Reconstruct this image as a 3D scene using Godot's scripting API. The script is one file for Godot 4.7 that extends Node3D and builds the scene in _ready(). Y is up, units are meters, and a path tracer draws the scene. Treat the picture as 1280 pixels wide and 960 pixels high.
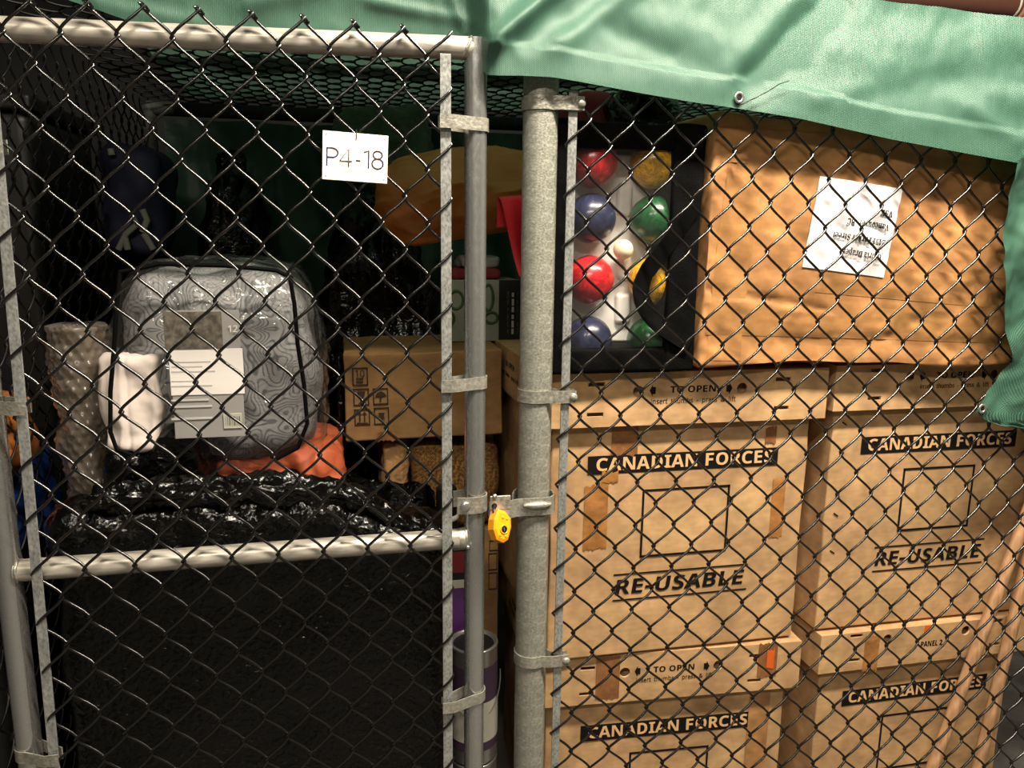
extends Node3D
# A storage cage behind chain link in a parking garage. Metres, y up, the fence stands in the plane z = 0.

const FOCAL := 961.0                      # pixels, for a frame of 1280 x 960
var eye := Vector3(0.0, 1.20, 1.0735)
var view := Basis(Vector3(0.978072, 0.012157, 0.207912), Vector3(0.027116, 0.982364, -0.185002), Vector3(-0.206494, 0.186583, 0.960493))
var M := {}                               # materials by name
var T := {}                               # textures by name
var bold := SystemFont.new()
var plain := SystemFont.new()
var serif := SystemFont.new()

# ---------------------------------------------------------------- shapes

class Shape:
	var v := PackedVector3Array()
	var n := PackedVector3Array()
	var uv := PackedVector2Array()
	var idx := PackedInt32Array()

	func grid(p: Array, wrap := false, flip := false, us := 1.0, vs := 1.0) -> void:      # rows of points; the outside is d(row) x d(column)
		var rows := p.size()
		var cols: int = p[0].size()
		var base := v.size()
		for i in rows:
			var here: PackedVector3Array = p[i]
			var before: PackedVector3Array = p[maxi(i - 1, 0)]
			var after: PackedVector3Array = p[mini(i + 1, rows - 1)]
			for j in cols:
				var l := j - 1
				var r := j + 1
				if wrap:
					l = cols - 2 if j == 0 else l
					r = 1 if j == cols - 1 else r
				else:
					l = maxi(l, 0)
					r = mini(r, cols - 1)
				var nn := (after[j] - before[j]).cross(here[r] - here[l]).normalized()
				v.append(here[j])
				n.append(-nn if flip else nn)
				uv.append(Vector2(us * j / maxf(1, cols - 1), vs * i / maxf(1, rows - 1)))
		for i in rows - 1:
			for j in cols - 1:
				var a := base + i * cols + j
				if flip:
					idx.append_array([a, a + cols, a + 1, a + 1, a + cols, a + cols + 1])
				else:
					idx.append_array([a, a + 1, a + cols, a + 1, a + cols + 1, a + cols])

	func tri(a: Vector3, b: Vector3, c: Vector3) -> void:                 # counterclockwise from outside
		var nn := (b - a).cross(c - a).normalized()
		for p in [a, c, b]:
			idx.append(v.size())
			v.append(p)
			n.append(nn)
			uv.append(Vector2(p.x, p.y))

	func quad(a: Vector3, b: Vector3, c: Vector3, d: Vector3) -> void:
		tri(a, b, c)
		tri(a, c, d)

	func tube(path: PackedVector3Array, r, sides := 6, caps := true) -> void:
		var rows := []
		var u := Vector3.ZERO
		for i in path.size():
			var t := (path[mini(i + 1, path.size() - 1)] - path[maxi(i - 1, 0)]).normalized()
			if u == Vector3.ZERO:
				u = t.cross(Vector3.UP if absf(t.y) < 0.9 else Vector3.RIGHT).normalized()
			u = (u - t * u.dot(t)).normalized()
			var w := t.cross(u)
			var rr: float = r[i] if r is PackedFloat32Array else r
			var ring := PackedVector3Array()
			for j in sides + 1:
				var a := TAU * j / sides
				ring.append(path[i] + (u * cos(a) + w * sin(a)) * rr)
			rows.append(ring)
		grid(rows, true, true)
		if caps:
			for e in [0, rows.size() - 1]:
				for j in sides:
					if e == 0:
						tri(path[0], rows[0][j + 1], rows[0][j])
					else:
						tri(path[e], rows[e][j], rows[e][j + 1])

	func lathe(profile: PackedVector2Array, sides := 24, xf := Transform3D()) -> void:    # (radius, height), from the bottom up
		var rows := []
		for q in profile:
			var ring := PackedVector3Array()
			for j in sides + 1:
				var a := TAU * j / sides
				ring.append(xf * Vector3(q.x * cos(a), q.y, -q.x * sin(a)))
			rows.append(ring)
		grid(rows, true, true)

	func soft_box(size: Vector3, r: float, k := 2, m := 1, disp = null, xf := Transform3D()) -> void:
		var h := size / 2
		r = minf(r, minf(h.x, minf(h.y, h.z)) * 0.98)
		var lists := []
		for a in 3:
			var l := PackedFloat32Array()
			for i in k:
				l.append(-h[a] + r * i / k)
			for i in m + 1:
				l.append(lerpf(-h[a] + r, h[a] - r, float(i) / m))
			for i in k:
				l.append(h[a] - r + r * (i + 1.0) / k)
			lists.append(l)
		for a in 3:
			var u := (a + 1) % 3
			var w := (a + 2) % 3
			for s in [-1.0, 1.0]:
				var base := v.size()
				var nw: int = lists[w].size()
				for x in lists[u]:
					for y in lists[w]:
						var p := Vector3.ZERO
						p[a] = s * h[a]
						p[u] = x
						p[w] = y
						var q := p.clamp(-h + Vector3.ONE * r, h - Vector3.ONE * r)
						var d := (p - q).normalized()
						var o := q + d * r
						if disp != null:
							o += disp.call(o, d)
						v.append(xf * o)
						n.append((xf.basis * d).normalized())
						uv.append(Vector2(x, y))
				for i in lists[u].size() - 1:
					for j in nw - 1:
						var b: int = base + i * nw + j
						if s > 0:
							idx.append_array([b, b + 1, b + nw, b + 1, b + nw + 1, b + nw])
						else:
							idx.append_array([b, b + nw, b + 1, b + 1, b + nw, b + nw + 1])
		if disp != null:
			smooth()

	func box(centre: Vector3, size: Vector3, r := 0.0008, basis := Basis()) -> void:
		soft_box(size, r, 1, 1, null, Transform3D(basis, centre))

	func smooth() -> void:
		var sum := {}
		for i in range(0, idx.size(), 3):
			var a := v[idx[i]]
			var b := v[idx[i + 1]]
			var c := v[idx[i + 2]]
			var f := (c - a).cross(b - a)
			for q in [a, b, c]:
				var key := Vector3i((q * 20000.0).round())
				sum[key] = sum.get(key, Vector3.ZERO) + f
		for i in v.size():
			n[i] = sum.get(Vector3i((v[i] * 20000.0).round()), n[i]).normalized()

	func plate(outline: PackedVector2Array, z0: float, z1: float, xf := Transform3D()) -> void:    # an outline (counterclockwise) given thickness
		var t := Geometry2D.triangulate_polygon(outline)
		for i in range(0, t.size(), 3):
			var q := [outline[t[i]], outline[t[i + 1]], outline[t[i + 2]]]
			if (q[1] - q[0]).cross(q[2] - q[0]) < 0:
				q = [q[0], q[2], q[1]]
			tri(xf * Vector3(q[0].x, q[0].y, z1), xf * Vector3(q[1].x, q[1].y, z1), xf * Vector3(q[2].x, q[2].y, z1))
			tri(xf * Vector3(q[0].x, q[0].y, z0), xf * Vector3(q[2].x, q[2].y, z0), xf * Vector3(q[1].x, q[1].y, z0))
		for i in outline.size():
			var p := outline[i]
			var q := outline[(i + 1) % outline.size()]
			quad(xf * Vector3(p.x, p.y, z0), xf * Vector3(q.x, q.y, z0), xf * Vector3(q.x, q.y, z1), xf * Vector3(p.x, p.y, z1))

	func strip(path: PackedVector2Array, y0: float, y1: float, thick: float) -> void:      # a bent flat bar: path in (x, z), standing from y0 to y1
		var inner := PackedVector2Array()
		var outer := PackedVector2Array()
		for i in path.size():
			var t := (path[mini(i + 1, path.size() - 1)] - path[maxi(i - 1, 0)]).normalized()
			var o := Vector2(-t.y, t.x) * thick / 2
			inner.append(path[i] + o)
			outer.append(path[i] - o)
		var rows := []
		for side in [[inner, y0], [inner, y1], [outer, y1], [outer, y0], [inner, y0]]:
			var row := PackedVector3Array()
			for q in side[0]:
				row.append(Vector3(q.x, side[1], q.y))
			rows.append(row)
		for i in 4:
			grid([rows[i], rows[i + 1]], false, true)
		for e in [0, path.size() - 1]:
			var a := [rows[0][e], rows[1][e], rows[2][e], rows[3][e]]
			quad(a[0], a[1], a[2], a[3])

	func mesh() -> ArrayMesh:
		var a := []
		a.resize(Mesh.ARRAY_MAX)
		a[Mesh.ARRAY_VERTEX] = v
		a[Mesh.ARRAY_NORMAL] = n
		a[Mesh.ARRAY_TEX_UV] = uv
		a[Mesh.ARRAY_INDEX] = idx
		var m := ArrayMesh.new()
		m.add_surface_from_arrays(Mesh.PRIMITIVE_TRIANGLES, a)
		return m

# ---------------------------------------------------------------- helpers

func at(px: float, py: float, z: float) -> Vector3:                       # the point of the plane z that the camera sees at a pixel
	var d := view * Vector3((px - 640.0) / FOCAL, -(py - 480.0) / FOCAL, -1.0)
	return eye + d * ((z - eye.z) / d.z)

func numbered(called: String, parent: Node) -> String:
	var s := called
	var k := 0
	while parent.has_node(s):
		k += 1
		s = "%s_%03d" % [called, k]
	return s

func tag(o: Node3D, label: String, category: String, group := "") -> Node3D:
	o.set_meta("label", label)
	o.set_meta("category", category)
	if group:
		o.set_meta("group", group)
	return o

func thing(called: String, label: String, category: String, base := Vector3.ZERO, basis := Basis(), group := "") -> Node3D:
	var o := Node3D.new()
	o.name = numbered(called, self)
	add_child(o)
	o.transform = Transform3D(basis, base)
	return tag(o, label, category, group)

func part(called: String, s, m: Material, parent: Node3D = null, xf := Transform3D(), label := "") -> MeshInstance3D:    # xf places the mesh in the frame of its parent
	var o := MeshInstance3D.new()
	var p: Node3D = parent if parent else self
	o.name = numbered(called, p)
	o.mesh = s.mesh() if s is Shape else s
	o.material_override = m
	o.transform = xf
	o.cast_shadow = GeometryInstance3D.SHADOW_CASTING_SETTING_ON
	if label:
		o.set_meta("label", label)
	p.add_child(o)
	return o

func setting(called: String, s, m: Material) -> void:
	part(called, s, m).set_meta("kind", "structure")

func letters(called: String, words: String, font: Font, height: float, width: float, where: Transform3D, m: Material, parent: Node3D, slant := 0.0) -> void:   # print, capitals `height` tall; `width` 0 leaves the font's own width
	var t := TextMesh.new()
	t.font = font
	t.font_size = 48
	t.pixel_size = height / 34.5
	t.depth = 0.0006
	t.text = words
	t.curve_step = 1.5
	var b := Basis()
	if width > 0:
		b.x *= width / t.get_aabb().size.x
	if slant:
		b.y = Vector3(slant, 1, 0)
	part(called, t, m, parent, where * Transform3D(b, Vector3.ZERO))

func noise(f: float, octaves := 3, type := FastNoiseLite.TYPE_SIMPLEX_SMOOTH, s := 1) -> FastNoiseLite:
	var q := FastNoiseLite.new()
	q.noise_type = type
	q.frequency = f
	q.fractal_octaves = octaves
	q.seed = s
	return q

func px(n: int, f: Callable) -> Image:                                    # an image computed pixel by pixel, f(x, y) in 0..1
	var b := PackedByteArray()
	b.resize(n * n * 3)
	var k := 0
	for y in n:
		for x in n:
			var c: Color = f.call(float(x) / n, float(y) / n)
			b[k] = int(clampf(c.r, 0, 1) * 255)
			b[k + 1] = int(clampf(c.g, 0, 1) * 255)
			b[k + 2] = int(clampf(c.b, 0, 1) * 255)
			k += 3
	return Image.create_from_data(n, n, false, Image.FORMAT_RGB8, b)

func tex(im: Image) -> ImageTexture:
	return ImageTexture.create_from_image(im)

func grain(n: int, f: float, seed_ := 1, octaves := 4, type := FastNoiseLite.TYPE_SIMPLEX_SMOOTH) -> Image:   # repeats without a seam
	return noise(f, octaves, type, seed_).get_seamless_image(n, n)

func ramp(im: Image, a: Color, b: Color) -> ImageTexture:
	var n := im.get_width()
	return tex(px(n, func(x, y): return a.lerp(b, im.get_pixel(int(x * n), int(y * n)).r)))

func bumps(im: Image, strength := 4.0) -> ImageTexture:
	var c: Image = im.duplicate()
	c.convert(Image.FORMAT_RGBA8)
	c.bump_map_to_normal_map(strength)
	return tex(c)

func mat(called: String, c: Color, rough := 0.6, metal := 0.0, o := {}) -> StandardMaterial3D:
	var m := StandardMaterial3D.new()
	m.resource_name = called
	m.albedo_color = c
	m.roughness = rough
	m.metallic = metal
	if o.has("tex"):
		m.albedo_texture = o.tex
	if o.has("normal"):
		m.normal_enabled = true
		m.normal_texture = o.normal
		m.normal_scale = o.get("bump", 1.0)
	if o.has("rough_tex"):
		m.roughness_texture = o.rough_tex
	if o.has("scale"):
		m.uv1_triplanar = true
		m.uv1_scale = o.scale if o.scale is Vector3 else Vector3.ONE * o.scale
	if o.has("uv"):
		m.uv1_scale = o.uv
	if o.has("alpha"):
		m.transparency = BaseMaterial3D.TRANSPARENCY_ALPHA
		m.albedo_color.a = o.alpha
	if o.has("spec"):
		m.metallic_specular = o.spec
	if o.has("back"):
		m.backlight_enabled = true
		m.backlight = o.back
	if o.has("coat"):
		m.clearcoat_enabled = true
		m.clearcoat = o.coat
		m.clearcoat_roughness = 0.15
	M[called] = m
	return m

func crumple(amount: float, f: float, s: int, ridged := 0.0, rf := 12.0) -> Callable:    # soft lumps, and sharp creases where ridged
	var a := noise(f, 2, FastNoiseLite.TYPE_SIMPLEX_SMOOTH, s)
	var b := noise(rf, 2, FastNoiseLite.TYPE_SIMPLEX_SMOOTH, s + 7)
	return func(p: Vector3, d: Vector3) -> Vector3:
		var r := 0.0
		if ridged:
			r = (1.0 - absf(b.get_noise_3dv(p + d * 0.01)) * 2.6) * ridged
		return d * (a.get_noise_3dv(p) * amount * 1.6 + r)

# a soft box whose front face covers a rectangle of the picture when it stands at depth z
func lump(p0: Vector2, p1: Vector2, z: float, depth: float) -> Array:
	var a := at(p0.x, p0.y, z)
	var b := at(p1.x, p1.y, z)
	return [Vector3((a.x + b.x) / 2, (a.y + b.y) / 2, z - depth / 2), Vector3(absf(b.x - a.x), absf(a.y - b.y), depth)]

# ---------------------------------------------------------------- the scene

func _ready() -> void:
	var camera := Camera3D.new()
	camera.name = "camera"
	camera.transform = Transform3D(view.orthonormalized(), eye)
	camera.fov = rad_to_deg(2.0 * atan(480.0 / FOCAL))
	camera.near = 0.05
	camera.far = 30.0
	add_child(camera)
	camera.current = true
	var world := WorldEnvironment.new()
	world.name = "surroundings"
	var e := Environment.new()
	e.background_mode = Environment.BG_COLOR
	e.background_color = Color.BLACK
	e.tonemap_mode = Environment.TONE_MAPPER_LINEAR
	e.tonemap_exposure = 1.0
	e.sdfgi_enabled = true
	e.ssao_enabled = true
	e.ssil_enabled = true
	world.environment = e
	add_child(world)
	fluorescent_lamp(Vector3(0.70, 2.36, 0.60), 12.0, "twin tube fluorescent batten on the ceiling nearest the cage front")
	fluorescent_lamp(Vector3(-0.45, 2.36, 1.75), 4.2, "unseen fill lamp added as a twin tube batten, farther out from the cage")  # added fill lamp, brightens the box sides in the gap by the post
	for f in [bold, plain, serif]:
		f.font_names = PackedStringArray(["Droid Serif" if f == serif else "Droid Sans"])
	bold.font_weight = 700
	serif.font_weight = 700
	textures()
	garage()
	cage_roof()
	side_panel()
	fence()
	gate()
	tarp()
	army_boxes()
	top_carton()
	bocce_bag()
	comforter_bag()
	left_contents()
	middle_contents()
	small_things()

func fluorescent_lamp(where: Vector3, energy: float, label: String) -> void:
	var o := thing("fluorescent_lamp", label, "lamp", where)
	var s := Shape.new()
	s.soft_box(Vector3(1.25, 0.05, 0.16), 0.008, 2, 1, null, Transform3D(Basis(), Vector3(0, 0.035, 0)))
	part("housing", s, mat("lamp_housing", Color(0.8, 0.8, 0.78), 0.5), o)
	var glow := mat("lamp_tube", Color(0.9, 0.9, 0.88), 0.5)
	glow.emission_enabled = true
	glow.emission = Color(1.0, 0.94, 0.84)
	glow.emission_energy_multiplier = 1.2
	for z in [-0.045, 0.045]:
		var t := Shape.new()
		t.tube(PackedVector3Array([Vector3(-0.6, -0.005, z), Vector3(0.6, -0.005, z)]), 0.013, 12)
		part("tube", t, glow, o)
	var l := AreaLight3D.new()
	l.name = "lamp_light"
	l.area_size = Vector2(1.2, 0.12)
	l.light_color = Color(1.0, 0.95, 0.87)
	l.light_energy = energy
	l.area_range = 12.0
	l.shadow_enabled = true
	l.position = Vector3(0, -0.022, 0)
	l.rotation_degrees = Vector3(-90, 0, 0)
	o.add_child(l)

func textures() -> void:
	var fine := grain(256, 0.06, 3, 4)
	var soft := grain(256, 0.012, 5, 3)
	var fibre := grain(256, 0.03, 8, 3)
	T.card = tex(px(256, func(x, y):
		var i := int(x * 256)
		var j := int(y * 256)
		var k := 0.86 + 0.1 * (fine.get_pixel(i, j).r - 0.5) + 0.2 * (soft.get_pixel(i, j).r - 0.5) + 0.07 * (fibre.get_pixel(i, (j * 5) % 256).r - 0.5)
		return Color(k, k * (0.985 + 0.03 * soft.get_pixel(j, i).r - 0.015), k * 0.97)))
	T.card_bump = bumps(grain(256, 0.025, 9, 3), 2.0)
	T.soft = bumps(grain(256, 0.012, 15, 3), 6.0)
	T.fine = bumps(grain(256, 0.09, 11, 3), 3.0)
	T.crease = bumps(px(256, func(x, y):
		var q := fibre.get_pixel(int(x * 256), int(y * 256)).r
		var q2 := soft.get_pixel(int(x * 256), int(y * 256)).r
		var k := 1.0 - minf(1.0, absf(q - 0.5) * 3.0) * 0.6 - minf(1.0, absf(q2 - 0.5) * 4.0) * 0.4
		return Color(k, k, k)), 5.0)
	var cell := grain(256, 0.06, 21, 1, FastNoiseLite.TYPE_CELLULAR)
	T.zinc = tex(px(256, func(x, y):
		var i := int(x * 256)
		var j := int(y * 256)
		var k := 0.76 + 0.22 * (fine.get_pixel(i, j).r - 0.5) + 0.12 * (soft.get_pixel(i, j).r - 0.5) + 0.16 * (cell.get_pixel(i, j).r - 0.3)
		return Color(k, k, k * 0.97)))
	T.zinc_rough = tex(px(256, func(x, y):
		var k := 0.75 + 0.5 * (fine.get_pixel(int(x * 256), int(y * 256)).r - 0.5)
		return Color(k, k, k)))
	# woven tarpaulin, sixteen tapes to a side
	var weave := px(256, func(x, y):
		var a := sin(x * TAU * 16.0)
		var b := sin(y * TAU * 16.0)
		var over := (int(x * 32.0) + int(y * 32.0)) % 2 == 0
		var k := 0.5 + 0.4 * (absf(a) if over else -absf(b) * 0.4) + 0.25 * (fine.get_pixel(int(x * 256), int(y * 32) % 256).r - 0.5)
		return Color(k, k, k))
	T.weave = bumps(weave, 3.0)
	T.tarp = tex(px(256, func(x, y):
		var k := weave.get_pixel(int(x * 256), int(y * 256)).r
		return Color(0.66, 0.74, 0.69).lerp(Color(1.0, 1.0, 1.0), k)))
	# damask scrolls
	var w1 := noise(3.2, 1, FastNoiseLite.TYPE_SIMPLEX_SMOOTH, 31)
	var w2 := noise(2.0, 2, FastNoiseLite.TYPE_SIMPLEX_SMOOTH, 37)
	T.damask = tex(px(512, func(x, y):
		var mx := absf(x - 0.5)
		var my := absf(fposmod(y, 0.5) - 0.25)
		var a := w1.get_noise_2d(mx * 1.6, my * 1.6 + (3.0 if y > 0.5 else 0.0))
		var b := w2.get_noise_2d(mx * 2.2 + 5.0, my * 2.2)
		var s := sin((a * 9.0 + b * 5.0) * 1.35)
		var k := smoothstep(-0.2, 0.2, absf(s) - 0.45)
		return Color(0.46, 0.49, 0.51).lerp(Color(0.93, 0.92, 0.90), k)))
	var swirl := noise(2.6, 3, FastNoiseLite.TYPE_SIMPLEX_SMOOTH, 41)
	swirl.domain_warp_enabled = true
	swirl.domain_warp_amplitude = 0.5
	swirl.domain_warp_frequency = 1.6
	T.marble = tex(px(256, func(x, y):
		var k := 0.85 + 0.15 * sin(swirl.get_noise_2d(x, y) * 12.0)
		return Color(k, k, k)))
	T.wood = tex(px(256, func(x, y):
		var k := 0.85 + 0.25 * (fine.get_pixel(int(x * 256), int(y * 12.0) % 256).r - 0.5) + 0.2 * (fibre.get_pixel(int(x * 256), int(y * 20.0) % 256).r - 0.5)
		return Color(k, k * 0.98, k * 0.95)))
	T.concrete = ramp(grain(256, 0.02, 51, 5), Color(0.55, 0.55, 0.55), Color(1, 1, 1))
	T.burlap = tex(px(256, func(x, y):
		var k := 0.55 + 0.35 * sin(x * TAU * 24.0) * sin(y * TAU * 24.0) + 0.9 * (fine.get_pixel(int(x * 256), int(y * 256)).r - 0.5)
		return Color(k, k * 0.95, k * 0.85)))
	# materials
	mat("card", Color(0.88, 0.72, 0.53), 0.82, 0.0, {"tex": T.card, "normal": T.card_bump, "bump": 0.25, "scale": 2.6, "spec": 0.3})
	mat("card_old", Color(0.78, 0.57, 0.36), 0.7, 0.0, {"tex": T.card, "normal": T.soft, "bump": 0.15, "scale": 3.1, "spec": 0.4})
	mat("card_dull", Color(0.70, 0.55, 0.37), 0.85, 0.0, {"tex": T.card, "scale": 2.6, "spec": 0.3})
	mat("card_letter", Color(0.88, 0.71, 0.51), 0.85, 0.0, {"spec": 0.3})
	mat("print", Color(0.07, 0.065, 0.06), 0.7, 0.0, {"spec": 0.3})
	mat("print_brown", Color(0.22, 0.15, 0.10), 0.8)
	mat("tape", Color(0.77, 0.54, 0.30), 0.35, 0.0, {"tex": T.card, "normal": T.soft, "bump": 0.5, "scale": 5.0})
	mat("tape_dark", Color(0.64, 0.44, 0.27), 0.4, 0.0, {"tex": T.card, "normal": T.soft, "bump": 0.4, "scale": 9.0})
	mat("clear_tape", Color(0.78, 0.58, 0.37), 0.25, 0.0, {"tex": T.card, "normal": T.soft, "bump": 0.6, "scale": 3.0})
	mat("vinyl", Color(0.036, 0.030, 0.029), 0.22, 0.0, {"spec": 0.65})
	mat("vinyl_dull", Color(0.06, 0.06, 0.06), 0.5, 0.0, {"spec": 0.4})
	mat("post", Color(0.70, 0.70, 0.67), 0.62, 0.35, {"tex": T.zinc, "normal": T.fine, "bump": 0.3, "scale": 14.0, "rough_tex": T.zinc_rough})
	mat("pipe", Color(0.70, 0.705, 0.70), 0.33, 0.85, {"normal": T.soft, "bump": 0.05, "scale": Vector3(9, 4.0, 9), "rough_tex": T.zinc_rough})
	mat("rail", Color(0.88, 0.85, 0.82), 0.45, 0.3, {"tex": T.zinc, "normal": T.soft, "bump": 0.15, "scale": Vector3(1.2, 9, 9), "rough_tex": T.zinc_rough})
	mat("dull_pipe", Color(0.30, 0.32, 0.30), 0.7, 0.0, {"tex": T.zinc, "scale": 9.0})
	mat("zinc", Color(0.80, 0.79, 0.76), 0.5, 0.55, {"tex": T.zinc, "normal": T.fine, "bump": 0.3, "scale": 9.0, "rough_tex": T.zinc_rough})
	mat("bar", Color(0.80, 0.81, 0.82), 0.42, 0.55, {"tex": T.zinc, "scale": Vector3(14, 8.0, 14), "rough_tex": T.zinc_rough})
	mat("steel", Color(0.75, 0.75, 0.74), 0.3, 0.9)
	mat("dark_steel", Color(0.12, 0.12, 0.13), 0.4, 0.6)
	mat("tarp", Color(0.27, 0.42, 0.36), 0.44, 0.0, {"tex": T.tarp, "normal": T.weave, "bump": 1.3, "uv": Vector3(1, 1, 1), "back": Color(0.42, 0.46, 0.44)})
	mat("tarp_lit", Color(0.58, 0.66, 0.62), 0.5, 0.0, {"tex": T.tarp, "normal": T.weave, "bump": 0.8, "uv": Vector3(1, 1, 1), "back": Color(0.8, 0.9, 0.85)})  # brighter copy of tarp; light through the roof is put into its colour
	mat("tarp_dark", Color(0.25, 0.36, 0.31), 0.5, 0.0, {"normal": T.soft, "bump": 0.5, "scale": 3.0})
	mat("black_plastic", Color(0.012, 0.012, 0.012), 0.24, 0.0, {"normal": T.crease, "bump": 0.7, "scale": 5.0, "spec": 0.45})
	mat("black_plastic_flat", Color(0.035, 0.035, 0.034), 0.34, 0.0, {"normal": T.crease, "bump": 0.25, "scale": 2.5})
	mat("black_fabric", Color(0.024, 0.024, 0.026), 0.8, 0.0, {"spec": 0.2, "normal": T.fine, "bump": 0.3, "scale": 9.0})
	mat("black_web", Color(0.022, 0.022, 0.022), 0.75, 0.0, {"spec": 0.2})
	mat("orange_plastic", Color(0.85, 0.52, 0.27), 0.38, 0.0, {"normal": T.soft, "bump": 0.6, "scale": 6.0, "back": Color(0.3, 0.12, 0.04)})
	mat("orange_cloth", Color(0.68, 0.32, 0.18), 0.6, 0.0, {"normal": T.soft, "bump": 0.6, "scale": 6.0})
	mat("red_cloth", Color(0.80, 0.13, 0.17), 0.7, 0.0, {"normal": T.fine, "bump": 0.3, "scale": 9.0})
	mat("maroon_cloth", Color(0.45, 0.10, 0.13), 0.8)
	mat("navy", Color(0.12, 0.13, 0.24), 0.7)
	mat("grey_web", Color(0.55, 0.55, 0.52), 0.7)
	mat("blue_cloth", Color(0.12, 0.25, 0.55), 0.6, 0.0, {"normal": T.soft, "bump": 0.6, "scale": 7.0})
	mat("damask", Color(0.57, 0.57, 0.58), 0.85, 0.0, {"tex": T.damask, "normal": T.soft, "bump": 0.4, "scale": 3.4})
	mat("white_cotton", Color(0.84, 0.79, 0.76), 0.85, 0.0, {"normal": T.soft, "bump": 0.5, "scale": 6.0})
	mat("clear_vinyl", Color(1, 1, 1), 0.08, 0.0, {"alpha": 0.012, "normal": T.crease, "bump": 0.55, "scale": 4.0})
	mat("clear_flat", Color(1, 1, 1), 0.06, 0.0, {"alpha": 0.008})
	mat("bubble", Color(0.50, 0.46, 0.43), 0.25, 0.0, {"alpha": 0.5, "spec": 0.7})
	mat("tan_core", Color(0.50, 0.44, 0.30), 0.8, 0.0, {"tex": T.wood, "scale": 5.0})
	mat("white_paper", Color(0.93, 0.91, 0.92), 0.75, 0.0, {"normal": T.soft, "bump": 0.35, "scale": 5.0})
	mat("sign_white", Color(0.90, 0.88, 0.84), 0.45)
	mat("sign_ink", Color(0.13, 0.11, 0.24), 0.5)
	mat("pencil", Color(0.68, 0.67, 0.64), 0.6)
	mat("card_grey", Color(0.58, 0.57, 0.56), 0.35)
	mat("card_pale", Color(0.90, 0.88, 0.86), 0.35)
	mat("text_grey", Color(0.72, 0.71, 0.70), 0.4)
	mat("photo_print", Color(0.50, 0.47, 0.43), 0.25, 0.0, {"tex": T.concrete, "scale": 14.0})
	mat("burlap", Color(0.85, 0.66, 0.40), 0.95, 0.0, {"tex": T.burlap, "scale": 9.0})
	mat("kraft", Color(0.72, 0.55, 0.36), 0.8, 0.0, {"normal": T.crease, "bump": 0.6, "scale": 4.0})
	mat("yellow", Color(0.90, 0.60, 0.04), 0.35, 0.0, {"coat": 0.4})
	mat("wood", Color(0.86, 0.68, 0.52), 0.5, 0.0, {"tex": T.wood, "scale": Vector3(14, 2.0, 14)})
	mat("concrete", Color(0.44, 0.43, 0.41), 0.9, 0.0, {"tex": T.concrete, "normal": T.fine, "bump": 0.3, "scale": 0.9})
	mat("pale_concrete", Color(0.56, 0.55, 0.53), 0.9, 0.0, {"tex": T.concrete, "scale": 0.7})
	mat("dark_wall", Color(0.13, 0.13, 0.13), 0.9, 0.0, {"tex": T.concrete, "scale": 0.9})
	mat("brown_pipe", Color(0.33, 0.21, 0.17), 0.3, 0.2, {"normal": T.soft, "bump": 0.3, "scale": 8.0})
	mat("dusk_purple", Color(0.26, 0.19, 0.27), 0.45)
	mat("purple", Color(0.34, 0.16, 0.42), 0.4)
	mat("label_white", Color(0.72, 0.71, 0.66), 0.5)
	mat("hose_green", Color(0.23, 0.33, 0.16), 0.5)
	mat("cream", Color(0.93, 0.89, 0.76), 0.35)
	mat("tray_white", Color(0.93, 0.92, 0.89), 0.5)
	mat("black_print_box", Color(0.07, 0.07, 0.065), 0.5)
	mat("orange_ink", Color(0.90, 0.40, 0.12), 0.6)

func garage() -> void:
	var a := [["floor", Vector3(0, -0.1, 0.5), Vector3(5.4, 0.2, 4.6), "concrete"], ["ceiling", Vector3(0, 2.55, 0.5), Vector3(5.4, 0.2, 4.6), "pale_concrete"],
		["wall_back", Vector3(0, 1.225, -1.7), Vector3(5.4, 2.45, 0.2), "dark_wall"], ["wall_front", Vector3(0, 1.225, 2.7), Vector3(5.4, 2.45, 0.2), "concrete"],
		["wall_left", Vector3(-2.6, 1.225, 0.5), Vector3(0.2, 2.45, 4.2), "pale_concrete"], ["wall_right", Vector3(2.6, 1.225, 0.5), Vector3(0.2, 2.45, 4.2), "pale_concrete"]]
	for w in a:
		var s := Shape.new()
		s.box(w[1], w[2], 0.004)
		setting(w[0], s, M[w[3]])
	var o := thing("sprinkler_pipe", "dark brown overhead pipe with coupling, running behind the top of the green tarp", "pipe", Vector3(0, at(1200, 1, -0.5).y, -0.5))
	var s := Shape.new()
	var k: Vector3 = at(1262, 5, -0.5)
	s.tube(PackedVector3Array([Vector3(-2.5, 0, 0), Vector3(2.5, 0, 0)]), 0.03, 20)
	part("pipe", s, M.brown_pipe, o)
	var c := Shape.new()
	c.tube(PackedVector3Array([Vector3(k.x, 0, 0), Vector3(k.x + 0.004, 0, 0)]), 0.0315, 20)
	part("paint_ring", c, M.label_white, o, Transform3D(), "pale ring on the pipe")
	var d := Shape.new()
	d.tube(PackedVector3Array([Vector3(k.x + 0.012, 0, 0), Vector3(k.x + 0.09, 0, 0)]), 0.037, 20)
	part("coupling", d, mat("coupling", Color(0.62, 0.46, 0.40), 0.5), o)

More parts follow.
